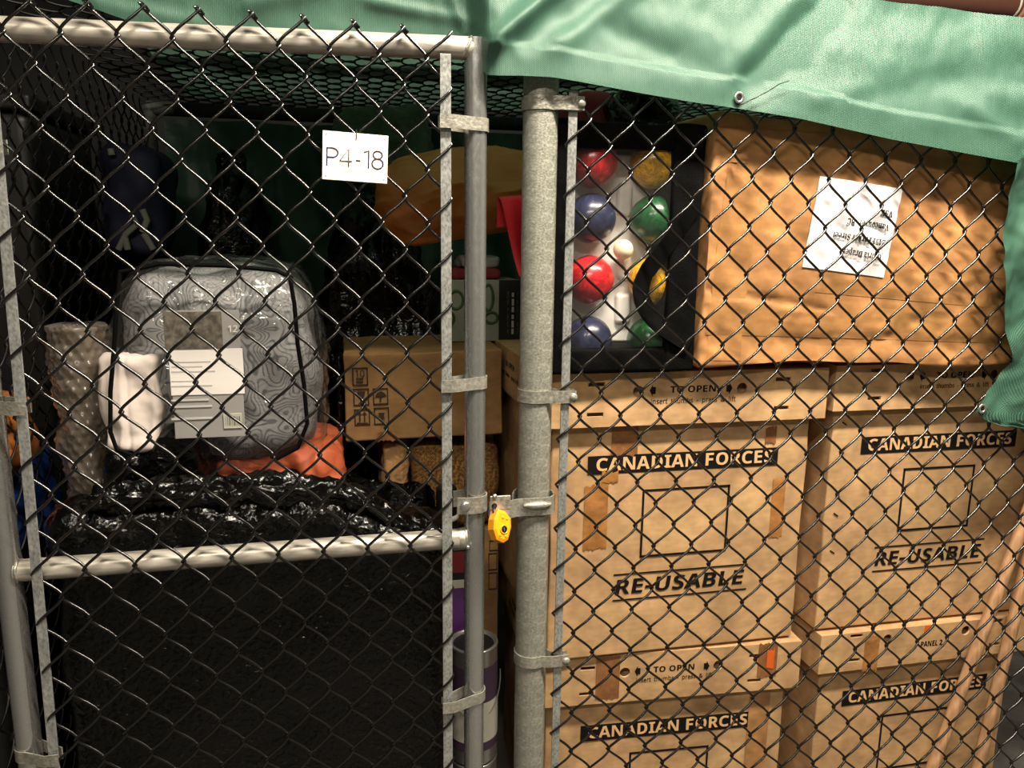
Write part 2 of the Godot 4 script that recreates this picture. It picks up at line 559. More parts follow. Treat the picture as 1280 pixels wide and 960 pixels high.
# one wire of chain link: a flattened coil between the columns k and k + 1 of the lattice; lay(a, b) gives the place of a lattice point, dz the way out of the mesh
func coil(lay: Callable, k: int, b0: int, b1: int, r: float, half: float, steps := 8, sides := 6, out_ := Vector3(0, 0, 1)) -> Shape:
	var path := PackedVector3Array()
	for b in range(b0, b1):
		var left := posmod(k + b, 2) == 0                                    # the leg starts at the left bend and goes down to the right
		for i in steps + (1 if b == b1 - 1 else 0):
			var s := float(i) / steps
			var g := lerpf(s, 0.5 - 0.5 * cos(PI * s), 0.42)
			var x := -0.07 + 1.14 * g
			if not left:
				x = 1.0 - x
			var lift := pow(maxf(sin(PI * s), 0.0), 0.55) * half * (-1.0 if left else 1.0)
			path.append(lay.call(k + x, b + s) + out_ * lift)
	var s := Shape.new()
	s.tube(path, r, sides)
	return s

func gate_mesh(a: float, b: float) -> Vector3:
	a /= 10.0
	b /= 10.0
	var bb := clampf(b, -0.2, 3.0)
	var x := -0.38484 - 0.00143 * bb + 0.00119 * bb * bb - 0.00024 * bb * bb * bb + a * (0.30744 + 0.00156 * bb + 0.00007 * bb * bb) + a * a * (0.0045 - 0.00093 * bb) - 0.00223 * a * a * a
	var y := 1.43097 - 0.35595 * b + 0.00051 * bb * bb - 0.00011 * bb * bb * bb + a * (0.00935 - 0.00033 * bb - 0.00032 * bb * bb) + a * a * (-0.00777 + 0.00158 * bb) + 0.00057 * a * a * a
	return Vector3(x, y, 0.012)

func fence_mesh(a: float, b: float) -> Vector3:
	a /= 10.0
	b /= 10.0
	var bb := clampf(b, -0.2, 3.1)
	var aa := minf(a, 2.7)
	var x := 0.3365 - 0.0011 * bb - 0.00128 * bb * bb + 0.00056 * bb * bb * bb + a * (0.31427 + 0.00506 * bb - 0.00105 * bb * bb) + aa * aa * (0.003 - 0.00044 * bb) - 0.00185 * aa * aa * aa
	var y := 1.36402 - 0.35447 * b + 0.00113 * bb * bb + 0.00001 * bb * bb * bb + a * (0.00141 - 0.00721 * bb - 0.00038 * bb * bb) + aa * aa * (-0.00077 + 0.00307 * bb) - 0.00011 * aa * aa * aa
	return Vector3(x, y, 0.002)

# a strap round a pipe and a flat bar beside it
func clamp_path(pipe: Vector2, r: float, bar: Vector2, half_w: float, half_t: float) -> PackedVector2Array:
	var p := PackedVector2Array()
	var way := signf(pipe.x - bar.x)
	p.append(Vector2(bar.x - way * half_w, bar.y + half_t))
	p.append(Vector2(bar.x + way * half_w, bar.y + half_t))
	for i in 13:
		var a := PI / 2 - PI * i / 12.0
		p.append(pipe + Vector2(way * cos(a), sin(a)) * r)
	p.append(Vector2(bar.x - way * half_w, bar.y - half_t))
	return p

func gate() -> void:
	var xr := 0.178
	var xl := -0.4545
	var zc := -0.012
	var o := thing("chain_link_gate", "silver pipe gate with black chain link mesh, closed beside the thick post", "gate", Vector3(-0.14, 0, 0))
	var off := Transform3D(Basis(), Vector3(0.14, 0, 0))
	var top := func(x: float) -> float: return 1.4380 + (x + 0.35) * 0.0215
	var low := 0.10
	for q in [[xl, 0.0160], [xr, 0.0155]]:
		var s := Shape.new()
		s.tube(PackedVector3Array([Vector3(q[0], low - 0.015, zc), Vector3(q[0], 0.6, zc), Vector3(q[0], 1.1, zc), Vector3(q[0], top.call(q[0]) + 0.012, zc)]), q[1], 24)
		part("stile", s, M.pipe, o, off)
	var s := Shape.new()
	s.tube(PackedVector3Array([Vector3(xl, top.call(xl), zc), Vector3(xr - 0.004, top.call(xr), zc)]), 0.0148, 24)
	part("top_rail", s, M.rail, o, off)
	s = Shape.new()
	s.tube(PackedVector3Array([Vector3(xl + 0.01, 0.7530, zc + 0.002), Vector3(xr - 0.012, 0.7555, zc + 0.002)]), 0.0150, 24)
	part("mid_rail", s, M.rail, o, off)
	s = Shape.new()
	s.tube(PackedVector3Array([Vector3(xl, low, zc), Vector3(xr, low, zc)]), 0.015, 24)
	part("bottom_rail", s, M.rail, o, off)
	# lumpy weld beads where the pipes meet
	var lumps := noise(120.0, 2, FastNoiseLite.TYPE_SIMPLEX_SMOOTH, 5)
	for w in [[Vector3(xr - 0.0125, top.call(xr), zc), Basis(Vector3.BACK, 1.15)], [Vector3(xl + 0.014, 0.753, zc + 0.002), Basis(Vector3.BACK, PI / 2)], [Vector3(xl + 0.013, top.call(xl), zc), Basis(Vector3.BACK, -1.1)], [Vector3(xr - 0.014, 0.7555, zc + 0.002), Basis(Vector3.BACK, PI / 2)]]:
		var ring := []
		for i in 49:
			var a := TAU * i / 48.0
			var row := PackedVector3Array()
			for j in 9:
				var c := TAU * j / 8.0
				var rr: float = 0.0155 + cos(c) * 0.0016
				var p := Vector3(rr * cos(a), 0.0022 * sin(c), rr * sin(a))
				row.append(w[0] + w[1] * (p * (1.0 + 0.09 * lumps.get_noise_3dv(p * 0.7))))
			ring.append(row)
		s = Shape.new()
		s.grid(ring, true)
		part("weld_bead", s, M.zinc, o, off)
	s = Shape.new()
	s.tube(PackedVector3Array([Vector3(xr - 0.024, 0.7555, zc + 0.002), Vector3(xr - 0.013, 0.7555, zc + 0.002)]), PackedFloat32Array([0.0158, 0.0166]), 24)
	part("rail_cup", s, M.zinc, o, off)
	s = Shape.new()
	s.soft_box(Vector3(0.006, 0.006, 0.006), 0.0025, 2, 1, null, Transform3D(Basis(), Vector3(xr - 0.0125, 0.747, zc + 0.018)))
	part("rail_bolt", s, M.steel, o, off)
	# flat bars woven through the edge of the mesh, and the bands that hold them
	var la := at(11.5, 350, 0.012)
	var lb := at(53.5, 800, 0.012)
	var xbl := func(y: float) -> float: return la.x + (lb.x - la.x) * (y - la.y) / (lb.y - la.y)
	for side in 2:
		s = Shape.new()
		if side == 0:
			s.box(Vector3(0.1338, 0.77, 0.012), Vector3(0.0145, 1.33, 0.0028), 0.0006)
		else:
			s.box(Vector3(xbl.call(0.77), 0.76, 0.012), Vector3(0.0130, 1.33, 0.0028), 0.0006, Basis(Vector3.BACK, -(la.x - lb.x) / (la.y - lb.y)))
		part("tension_bar", s, M.bar, o, off)
	for b in [[0, at(578, 154, 0.005).y], [0, at(578, 480, 0.005).y], [0, at(578, 876, 0.005).y], [0, 0.2], [1, at(12, 508, 0.005).y], [1, at(50, 945, 0.005).y], [1, 1.30]]:
		s = Shape.new()
		var xb: float = 0.1338 if b[0] == 0 else xbl.call(b[1])
		s.strip(clamp_path(Vector2(xr if b[0] == 0 else xl, zc), 0.0173, Vector2(xb, 0.012), 0.0085, 0.0078), b[1] - 0.0088, b[1] + 0.0088, 0.0018)
		part("tension_band", s, M.zinc, o, off)
	for k in range(-1, 17):
		var w := coil(gate_mesh, k, -1, 38, 0.00205, 0.0040)
		part("wire", w, M.vinyl, o, off)
	# the wire ends knuckled together along the top
	for a in range(-1, 17, 2):
		var p := gate_mesh(a, -1.0)
		s = Shape.new()
		var c := PackedVector3Array()
		for i in 12:
			var t := i / 11.0
			c.append(p + Vector3(-0.004 + 0.010 * t, 0.0022 * sin(PI * t) - 0.009 * maxf(0, t - 0.3), 0.0034 * cos(t * 5.0)))
		s.tube(c, 0.0019, 6)
		part("knuckle", s, M.vinyl, o, off)
	# the latch strap round the stile, riveted, reaching towards the post
	var ly := at(590, 632, 0.006).y
	s = Shape.new()
	var path := PackedVector2Array([Vector2(xr - 0.030, zc - 0.016), Vector2(xr - 0.018, zc - 0.018), Vector2(xr - 0.004, zc - 0.0185), Vector2(xr + 0.015, zc - 0.012), Vector2(xr + 0.0185, zc), Vector2(xr + 0.016, zc + 0.010), Vector2(xr + 0.008, zc + 0.017), Vector2(xr - 0.004, zc + 0.0188), Vector2(xr - 0.016, zc + 0.018), Vector2(xr - 0.028, zc + 0.016)])
	path.reverse()
	s.strip(path, ly - 0.0125, ly + 0.0125, 0.0024)
	part("latch_strap", s, M.zinc, o, off)
	s = Shape.new()
	s.lathe(PackedVector2Array([Vector2(0.0075, 0), Vector2(0.0072, 0.002), Vector2(0.005, 0.004), Vector2(0.0001, 0.0048)]), 16, Transform3D(Basis(Vector3.RIGHT, PI / 2), Vector3(xr - 0.0165, ly, zc + 0.019)))
	part("latch_rivet", s, M.steel, o, off)
	# white number plate hung on the mesh
	var c0 := at(404, 163, 0.021)
	var c1 := at(486, 170, 0.021)
	var c2 := at(402, 224, 0.021)
	var ux := (c1 - c0).normalized()
	var w_ := (c1 - c0).length()
	var h_ := (c2 - c0).length()
	var plate := thing("number_plate", "white plastic unit number plate reading P4-18, tied to the gate mesh", "sign", (c0 + c1) / 2 + (c2 - c0) / 2, Basis(ux, Vector3(-ux.y, ux.x, 0), Vector3.BACK))
	s = Shape.new()
	s.box(Vector3.ZERO, Vector3(w_, h_, 0.002), 0.0006)
	part("plate", s, M.sign_white, plate)
	for q in [[-1, -1], [-1, 1], [1, -1], [1, 1]]:
		s = Shape.new()
		s.lathe(PackedVector2Array([Vector2(0.0013, 0), Vector2(0.0001, 0.0002)]), 10, Transform3D(Basis(Vector3.RIGHT, PI / 2), Vector3(q[0] * (w_ / 2 - 0.0045), q[1] * (h_ / 2 - 0.0045), 0.001)))
		part("hole", s, M.grey_web, plate)
	s = Shape.new()
	s.tube(PackedVector3Array([Vector3(0.0005, h_ / 2 - 0.009, 0.0012), Vector3(0.001, h_ / 2 - 0.004, 0.002), Vector3(0.0012, h_ / 2 + 0.001, 0.002), Vector3(0.001, h_ / 2 + 0.005, -0.002), Vector3(0.0, h_ / 2 + 0.003, -0.011)]), 0.0006, 6)
	part("wire_tie", s, M.dark_steel, plate)
	var stroke := func(pts: Array) -> void:
		var q := PackedVector3Array()
		for p in pts:
			q.append(Vector3((p.x - 0.5) * w_, (0.5 - p.y) * h_, 0.0011))
		var st := Shape.new()
		st.tube(q, 0.00095, 6)
		part("lettering", st, M.sign_ink, plate)
	var arc := func(cx: float, cy: float, rx: float, ry: float, a0: float, a1: float) -> Array:
		var q := []
		for i in 17:
			var a := deg_to_rad(lerpf(a0, a1, i / 16.0))
			q.append(Vector2(cx + rx * cos(a), cy + ry * sin(a)))
		return q
	stroke.call([Vector2(0.07, 0.70), Vector2(0.07, 0.34), Vector2(0.15, 0.34)] + arc.call(0.15, 0.435, 0.085, 0.095, -90, 90) + [Vector2(0.07, 0.53)])
	stroke.call([Vector2(0.40, 0.70), Vector2(0.40, 0.33), Vector2(0.265, 0.59), Vector2(0.45, 0.59)])
	stroke.call([Vector2(0.51, 0.56), Vector2(0.58, 0.56)])
	stroke.call([Vector2(0.635, 0.38), Vector2(0.705, 0.335), Vector2(0.705, 0.70)])
	stroke.call(arc.call(0.845, 0.415, 0.070, 0.082, -90, 270))
	stroke.call(arc.call(0.845, 0.597, 0.086, 0.105, -90, 270))
	letters("pencil_writing", "H. Rozzi", plain, 0.0075, w_ * 0.5, Transform3D(Basis(), Vector3(0.006, -h_ * 0.31, 0.0008)), M.pencil, plate)

func fence() -> void:
	var px_ := 0.2712
	var pz := -0.020
	var o := thing("chain_link_fence", "thick grey galvanized post with the fixed black chain link panel to its right", "fence", Vector3(px_, 0, pz))
	var off := Transform3D(Basis(), -Vector3(px_, 0, pz))
	var s := Shape.new()
	s.tube(PackedVector3Array([Vector3(px_, 0.0, pz), Vector3(px_, 0.5, pz), Vector3(px_, 1.0, pz), Vector3(px_, 1.53, pz)]), 0.0247, 32)
	part("post", s, M.post, o, off)
	s = Shape.new()
	s.tube(PackedVector3Array([Vector3(px_, 1.505, -0.035), Vector3(1.50, 1.505, -0.035)]), 0.0165, 20)
	part("top_rail", s, M.rail, o, off)
	s = Shape.new()
	s.tube(PackedVector3Array([Vector3(1.50, 0.0, -0.03), Vector3(1.50, 1.52, -0.03)]), 0.0247, 24)
	part("post", s, M.post, o, off)
	s = Shape.new()
	s.box(Vector3(0.3102, 0.735, 0.002), Vector3(0.0128, 1.33, 0.0028), 0.0006, Basis(Vector3.BACK, -0.0022))
	part("tension_bar", s, M.bar, o, off)
	for yy in [at(670, 127, 0.004).y, at(665, 497, 0.004).y, at(660, 829, 0.004).y, 0.12]:
		s = Shape.new()
		var p := PackedVector2Array()
		p.append(Vector2(px_ + 0.055, 0.0075))
		p.append(Vector2(px_ + 0.034, 0.0075))
		p.append(Vector2(px_ + 0.022, 0.0068))
		for i in 19:
			var a := deg_to_rad(62.0 + 236.0 * i / 18.0)
			p.append(Vector2(px_ + 0.0262 * cos(a), pz + 0.0262 * sin(a)))
		p.append(Vector2(px_ + 0.03, -0.006))
		p.append(Vector2(px_ + 0.055, -0.0045))
		p.reverse()
		s.strip(p, yy - 0.0092, yy + 0.0092, 0.0022)
		var band := part("tension_band", s, M.zinc, o, off)
		s = Shape.new()
		s.lathe(PackedVector2Array([Vector2(0.0062, -0.013), Vector2(0.0062, 0.0), Vector2(0.0058, 0.0024), Vector2(0.0035, 0.0042), Vector2(0.0001, 0.0048)]), 16, Transform3D(Basis(Vector3.RIGHT, PI / 2), Vector3(px_ + 0.0505, yy, 0.0085)))
		part("carriage_bolt", s, M.zinc, band)
	for k in range(-1, 36):
		part("wire", coil(fence_mesh, k, -1, 38, 0.00205, 0.0040), M.vinyl, o, off)
	# collar of the latch: a riveted plate with a hole, bent round the front of the post
	var ly := at(668, 634, 0.01).y
	s = Shape.new()
	var p := PackedVector2Array([Vector2(0.1965, 0.013), Vector2(0.214, 0.0135), Vector2(0.228, 0.0130), Vector2(0.238, 0.0080), Vector2(0.248, 0.0070), Vector2(0.262, 0.0085), Vector2(0.280, 0.0085), Vector2(0.292, 0.0055), Vector2(0.2995, -0.004), Vector2(0.3005, -0.020), Vector2(0.297, -0.036), Vector2(0.285, -0.048), Vector2(0.268, -0.050), Vector2(0.252, -0.044), Vector2(0.244, -0.034), Vector2(0.238, -0.018)])
	s.strip(p, ly - 0.0135, ly + 0.0135, 0.0026)
	var collar := part("latch_collar", s, M.zinc, o, off)
	s = Shape.new()
	s.tube(PackedVector3Array([Vector3(0.249, ly + 0.003, 0.0095), Vector3(0.262, ly + 0.003, 0.0115), Vector3(0.280, ly + 0.003, 0.0115), Vector3(0.291, ly + 0.003, 0.0085)]), PackedFloat32Array([0.002, 0.0055, 0.0055, 0.002]), 10)
	part("swage", s, M.zinc, collar)
	s = Shape.new()
	s.soft_box(Vector3(0.031, 0.022, 0.0036), 0.0016, 2, 1, null, Transform3D(Basis(), Vector3(0.2125, ly + 0.0115, 0.0132)))
	part("latch_lug", s, M.zinc, collar)
	s = Shape.new()
	s.lathe(PackedVector2Array([Vector2(0.0036, 0), Vector2(0.0034, 0.0018), Vector2(0.0001, 0.003)]), 14, Transform3D(Basis(Vector3.RIGHT, PI / 2), at(618.5, 620.5, 0.0150)))
	part("rivet", s, M.steel, collar)
	s = Shape.new()
	s.lathe(PackedVector2Array([Vector2(0.0042, 0), Vector2(0.0040, 0.0006), Vector2(0.0001, 0.0007)]), 16, Transform3D(Basis(Vector3.RIGHT, PI / 2), at(618, 632.5, 0.0150)))
	part("lock_hole", s, M.print, collar)

func cage_roof() -> void:
	var o := thing("mesh_cage_roof", "dark chain link roof of the cage on grey rails, under the tarp", "mesh roof", Vector3(0.5, 1.55, -0.6))
	var off := Transform3D(Basis(), -Vector3(0.5, 1.55, -0.6))
	for q in [[Vector3(-0.5, 1.524, -1.2), Vector3(1.50, 1.524, -1.2), 0.0185]]:
		var s := Shape.new()
		s.tube(PackedVector3Array([q[0], q[1]]), q[2], 16)
		part("rail", s, M.dull_pipe, o, off)
	for q in [Vector3(-0.5, 0, -1.2), Vector3(1.50, 0, -1.2)]:
		var s := Shape.new()
		s.tube(PackedVector3Array([q, q + Vector3(0, 1.53, 0)]), 0.02, 16)
		part("post", s, M.dull_pipe, o, off)
	var m := coil(func(a, b): return Vector3(a * 0.031, 0, -0.02 - b * 0.0352), 0, 0, 34, 0.0019, 0.0038, 5, 5, Vector3.UP).mesh()
	for i in 64:
		# neighbouring wires are half a diamond out of step
		part("wire", m, M.vinyl_dull, o, off * Transform3D(Basis(), Vector3(-0.5 + i * 0.031, 1.548 - 0.004 * (i % 2) * 0.0, -0.0352 * (i % 2))))

func side_panel() -> void:
	var o := thing("side_mesh_panel", "dark chain link side panel of the cage, left of the bubble wrap roll", "mesh panel", Vector3(-0.5, 0, -0.6))
	var off := Transform3D(Basis(), Vector3(0, 0, 0.6))
	var m := coil(func(a, b): return Vector3(0, 1.5 - b * 0.0355, -a * 0.031), 0, 0, 40, 0.0019, 0.0038, 5, 5, Vector3.RIGHT).mesh()
	for i in 37:
		part("wire", m, M.vinyl_dull, o, off * Transform3D(Basis(), Vector3(0, 0.0355 * (i % 2), -0.04 - i * 0.031)))

# ---------------------------------------------------------------- the tarp

func smooth_at(table: Array, x: float, c: int) -> float:                  # value of column c of a table that is ordered by its column 0
	if x <= table[0][0]:
		return table[0][c]
	for i in table.size() - 1:
		if x <= table[i + 1][0]:
			var t: float = (x - table[i][0]) / (table[i + 1][0] - table[i][0])
			return lerpf(table[i][c], table[i + 1][c], t)
	return table[-1][c]

func tarp() -> void:
	var o := thing("green_tarp", "woven green plastic tarp draped over the cage top and hanging over the fence front", "tarp", Vector3(0.4, 1.56, -0.3))
	var off := Transform3D(Basis(), -Vector3(0.4, 1.56, -0.3))
	# hem: [x in the picture, y of the lower edge, depth, y of the fold at the top, depth there]
	var hem := [[60, -14, -0.050, -60, -0.015], [85, 0, -0.050, -60, -0.015], [120, 12, -0.050, -62, -0.015], [160, 26, -0.050, -66, -0.015], [250, 44, -0.050, -70, -0.015], [400, 62, -0.050, -72, -0.015], [540, 70, -0.050, -75, -0.015], [585, 74, -0.045, -75, -0.015], [608, 94, 0.010, -75, 0.01], [622, 95, 0.018, -75, 0.0], [650, 95, 0.020, -75, -0.01], [690, 97, 0.021, -75, 0.0], [720, 102, 0.022, -72, 0.0],
		[800, 117, 0.022, -60, 0.0], [870, 129, 0.022, -46, 0.0], [925, 136, 0.024, -34, 0.0], [1000, 149, 0.022, -20, 0.0], [1110, 174, 0.022, 1, 0.0], [1200, 191, 0.024, 11, 0.0], [1265, 203, 0.028, 20, 0.0], [1320, 212, 0.030, 27, 0.0], [1460, 235, 0.030, 45, 0.0]]
	# creases: from, to, half width in pixels of the picture, height in metres
	var crease := [[Vector2(606, 62), Vector2(710, -30), 12.0, 0.018], [Vector2(640, 62), Vector2(760, -10), 18.0, -0.008], [Vector2(690, 60), Vector2(800, -20), 14.0, 0.008], [Vector2(930, 118), Vector2(1060, -10), 26.0, -0.012], [Vector2(905, 100), Vector2(1010, -20), 18.0, 0.007], [Vector2(1080, 110), Vector2(1300, 90), 20.0, -0.007], [Vector2(1130, 100), Vector2(1010, 125), 14.0, 0.004], [Vector2(300, 10), Vector2(420, -20), 14.0, 0.008], [Vector2(450, 0), Vector2(590, 28), 9.0, 0.007], [Vector2(560, -10), Vector2(585, 50), 7.0, 0.006], [Vector2(110, 0), Vector2(250, 30), 12.0, 0.006], [Vector2(1200, 130), Vector2(1280, 180), 14.0, 0.006], [Vector2(740, 20), Vector2(850, 75), 16.0, -0.005]]
	var wob := noise(3.0, 3, FastNoiseLite.TYPE_SIMPLEX_SMOOTH, 71)
	var fine := noise(26.0, 2, FastNoiseLite.TYPE_SIMPLEX_SMOOTH, 73)
	var front := 46
	var back := 26
	var cols := 300
	var rows := []
	for i in front + back:
		rows.append(PackedVector3Array())
	for j in cols:
		var x := lerpf(60.0, 1460.0, float(j) / (cols - 1))
		var yb := smooth_at(hem, x, 1)
		var zb := smooth_at(hem, x, 2)
		var yt := smooth_at(hem, x, 3)
		var zt := smooth_at(hem, x, 4)
		for i in front:
			var t := float(i) / (front - 1)
			var y := lerpf(yb, yt, t)
			var p := at(x, y, lerpf(zb, zt, t * t))
			var d := 0.0
			for c in crease:
				var u: Vector2 = c[1] - c[0]
				var k := clampf((Vector2(x, y) - c[0]).dot(u) / u.length_squared(), 0.0, 1.0)
				var e: float = (Vector2(x, y) - (c[0] + u * k)).length() / c[2]
				d += c[3] * exp(-e * e) * smoothstep(0.0, 0.25, k + 0.12) * smoothstep(0.0, 0.2, 1.1 - k)
			d += (wob.get_noise_2d(p.x, p.y * 1.5) * 0.010 + fine.get_noise_2d(p.x, p.y * 0.6) * 0.0016) * smoothstep(0.0, 0.25, t)
			if x > 600 and y > yb - 38:
				d += 0.0035                                                  # the doubled hem
			rows[i].append(p + Vector3(0, 0, maxf(d, -0.009) if x > 600 else maxf(d, -0.004) * 0.7))
		var crest: Vector3 = rows[front - 1][j]
		for i in back:
			var t := (i + 1.0) / back
			var z := lerpf(crest.z, -1.22, t)
			var y := lerpf(crest.y + 0.006, 1.562, smoothstep(0.0, 1.0, minf(1.0, t * 4.0))) + maxf(-0.004, wob.get_noise_2d(crest.x * 1.3, z * 1.3 + 9.0) * 0.02) * smoothstep(0, 0.3, t)
			rows[front + i].append(Vector3(lerpf(crest.x, crest.x * 1.02 - 0.06, t), y, z))
	var s := Shape.new()
	s.grid(rows.slice(0, front), false, true, 25.0, 5.6)
	part("sheet", s, M.tarp, o, off)
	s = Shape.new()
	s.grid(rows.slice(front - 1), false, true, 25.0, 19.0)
	part("roof_sheet", s, M.tarp_lit, o, off)  # same tarp, coloured paler so its underside looks lit
	# the corner that hangs down at the right
	var edge := [[196, 1268], [203, 1262], [240, 1252], [290, 1246], [325, 1243], [370, 1246], [410, 1252], [452, 1262], [475, 1247], [495, 1230], [516, 1218], [528, 1236], [534, 1262], [537, 1290], [539, 1320]]
	rows = []
	for i in 90:
		var y := lerpf(188.0, 538.5, i / 89.0)
		var row := PackedVector3Array()
		var x0 := smooth_at(edge, y, 1)
		for j in 40:
			var t := j / 39.0
			var x := lerpf(x0, 1450.0, t)
			var yy := y - 26.0 * t * smoothstep(480.0, 540.0, y) * 0.0
			var p := at(x, yy, 0.030)
			var d := wob.get_noise_2d(p.x * 2.2 + 4.0, p.y * 1.6) * 0.016 + fine.get_noise_2d(p.x, p.y) * 0.003 + 0.006 * sin(p.y * 24.0) * t
			d += 0.010 * smoothstep(0.10, 0.0, t) * smoothstep(470.0, 440.0, y)     # the turned edge
			row.append(p + Vector3(0, 0, maxf(d, -0.012)))
		rows.append(row)
	s = Shape.new()
	s.grid(rows, false, false, 4.0, 7.0)
	part("corner_flap", s, M.tarp, o, off)
	for g in [Vector3(924, 122, 0.027), Vector3(1228, 511, 0.036)]:
		var ring := []
		var c := at(g.x, g.y, g.z)
		for i in 25:
			var a := TAU * i / 24.0
			var row := PackedVector3Array()
			for j in 9:
				var b := TAU * j / 8.0
				row.append(c + Vector3(cos(a) * (0.0055 + 0.0021 * cos(b)), sin(a) * (0.0062 + 0.0021 * cos(b)), 0.0014 * sin(b)))
			ring.append(row)
		s = Shape.new()
		s.grid(ring, true)
		var r := part("grommet", s, M.steel, o, off)
		s = Shape.new()
		s.lathe(PackedVector2Array([Vector2(0.0046, 0), Vector2(0.0001, 0.0003)]), 14, Transform3D(Basis(Vector3.RIGHT, PI / 2), c))
		part("eye", s, M.print, r)
	s = Shape.new()
	s.tube(PackedVector3Array([at(923, 130, 0.022), at(926, 131, 0.031), at(945, 122, 0.032), at(962, 113, 0.032), at(974, 105, 0.032), at(986, 101, 0.031)]), 0.0008, 6)
	part("tie_wire", s, M.dark_steel, o, off)

# ---------------------------------------------------------------- the boxes on the right

func army_box(c: Vector3, w: float, body_h: float, lid_h: float, depth: float, yaw: float, sx: float, label: String, kind: int) -> Node3D:
	# c: middle of the foot of the front face
	var o := thing("record_box", label, "cardboard box", c - Basis(Vector3.UP, yaw) * Vector3(0, 0, depth / 2), Basis(Vector3.UP, yaw), "cardboard record boxes stacked behind the fence")
	var f := depth / 2
	var bow := noise(2.5, 2, FastNoiseLite.TYPE_SIMPLEX_SMOOTH, 90 + kind)
	var s := Shape.new()
	s.soft_box(Vector3(w, body_h + 0.07, depth), 0.004, 2, 14, func(p: Vector3, d: Vector3): return Vector3(0, 0, d.z * 0.0008 * bow.get_noise_2d(p.x * 2, p.y * 2)) + Vector3(d.x * 0.003 * bow.get_noise_2d(p.y * 3, p.z * 3), 0, 0), Transform3D(Basis(), Vector3(0, (body_h + 0.07) / 2, 0)))
	var body := part("body", s, M.card, o)
	var front := Transform3D(Basis(), Vector3(0, body_h, f + 0.0007))
	var on := func(x: float, y: float) -> Transform3D: return front * Transform3D(Basis(), Vector3(x * sx, y, 0))
	s = Shape.new()
	s.box(on.call(0.0025, -0.0675).origin, Vector3(0.337 * sx, 0.031, 0.0008), 0.0002)
	part("banner", s, M.print, body)
	letters("lettering", "CANADIAN FORCES", bold, 0.0212, 0.312 * sx, on.call(0.004, -0.0672) * Transform3D(Basis(), Vector3(0, 0, 0.0006)), M.card_letter, body)
	for q in [[0.008, -0.115, 0.1565, 0.0038], [0.008, -0.230, 0.1565, 0.0038], [-0.0685, -0.1725, 0.0038, 0.1185], [0.0845, -0.1725, 0.0038, 0.1185]]:
		s = Shape.new()
		s.box(on.call(q[0], q[1]).origin, Vector3(q[2] * (sx if q[2] > 0.05 else 1.0), q[3], 0.0008), 0.0002)
		part("outline", s, M.print, body)
	letters("lettering", "RE-USABLE", bold, 0.0255, 0.232 * sx, on.call(0.006, -0.2825), M.print, body, 0.13)
	for y in [-0.2595, -0.3055]:
		s = Shape.new()
		s.box(on.call(0.0075, y).origin, Vector3(0.245 * sx, 0.0024, 0.0008), 0.0002)
		part("rule", s, M.print, body)
	# lid: a shell with thumb holes and slots cut through its front
	var lw := w + 0.032
	var ld := depth + 0.034
	var lid := CSGCombiner3D.new()
	lid.name = "lid"
	var outer := CSGBox3D.new()
	outer.name = "shell"
	outer.size = Vector3(lw, lid_h, ld)
	outer.material = M.card
	lid.add_child(outer)
	var cut := func(called: String, n: CSGShape3D, where: Vector3) -> void:
		n.name = numbered(called, lid)
		n.operation = CSGShape3D.OPERATION_SUBTRACTION
		n.position = where
		n.set("material", M.card)
		lid.add_child(n)
	var inner := CSGBox3D.new()
	inner.size = Vector3(lw - 0.008, lid_h, ld - 0.008)
	cut.call("hollow", inner, Vector3(0, -0.004, 0))
	var lf := ld / 2
	var yb := -lid_h / 2
	for x in [-0.0915, 0.087]:
		var n := CSGCylinder3D.new()
		n.radius = 0.0092
		n.height = 0.02
		n.sides = 24
		n.rotation.x = PI / 2
		cut.call("thumb_hole", n, Vector3(x * sx, yb + 0.0555, lf))
	for q in [[-0.162, 0.0205], [0.160, 0.0205], [-0.161, 0.0685], [0.160, 0.0685]]:
		var n := CSGBox3D.new()
		n.size = Vector3(0.027 * sx, 0.0065, 0.02)
		cut.call("slot", n, Vector3(q[0] * sx, yb + q[1], lf))
	o.add_child(lid)
	lid.position = Vector3(0, body_h + lid_h / 2, 0)
	var lp := func(x: float, y: float) -> Transform3D: return Transform3D(Basis(), Vector3(x * sx, yb + y, lf + 0.0002))
	if kind == 3:
		letters("lettering", "PANEL 2", bold, 0.0105, 0.046, lp.call(0.010, 0.037), M.print, lid)
		s = Shape.new()
		s.box(lp.call(-0.004, 0.068).origin, Vector3(0.011, 0.014, 0.0006), 0.0002)
		part("stamp", s, M.orange_ink, lid, Transform3D(), "small orange stamp")
	else:
		letters("lettering", "TO OPEN", bold, 0.0105, 0.078 * sx, lp.call(0.002, 0.0568), M.print, lid)
		letters("lettering", "insert  thumbs  -  press  &  lift", plain, 0.0082, 0.146 * sx, lp.call(0.003, 0.0385), M.print, lid)
		for d in [-1.0, 1.0]:
			s = Shape.new()
			var a := PackedVector2Array([Vector2(0.0055, 0), Vector2(0.0005, 0.0095), Vector2(0.0005, 0.0055), Vector2(-0.0045, 0.0055), Vector2(-0.0045, -0.0055), Vector2(0.0005, -0.0055), Vector2(0.0005, -0.0095)])
			if d < 0:
				for i in a.size():
					a[i].x *= -1
			else:
				a.reverse()
			s.plate(a, 0.0, 0.0007, lp.call(0.0655 * d - 0.002, 0.0565))
			part("arrow", s, M.print, lid)
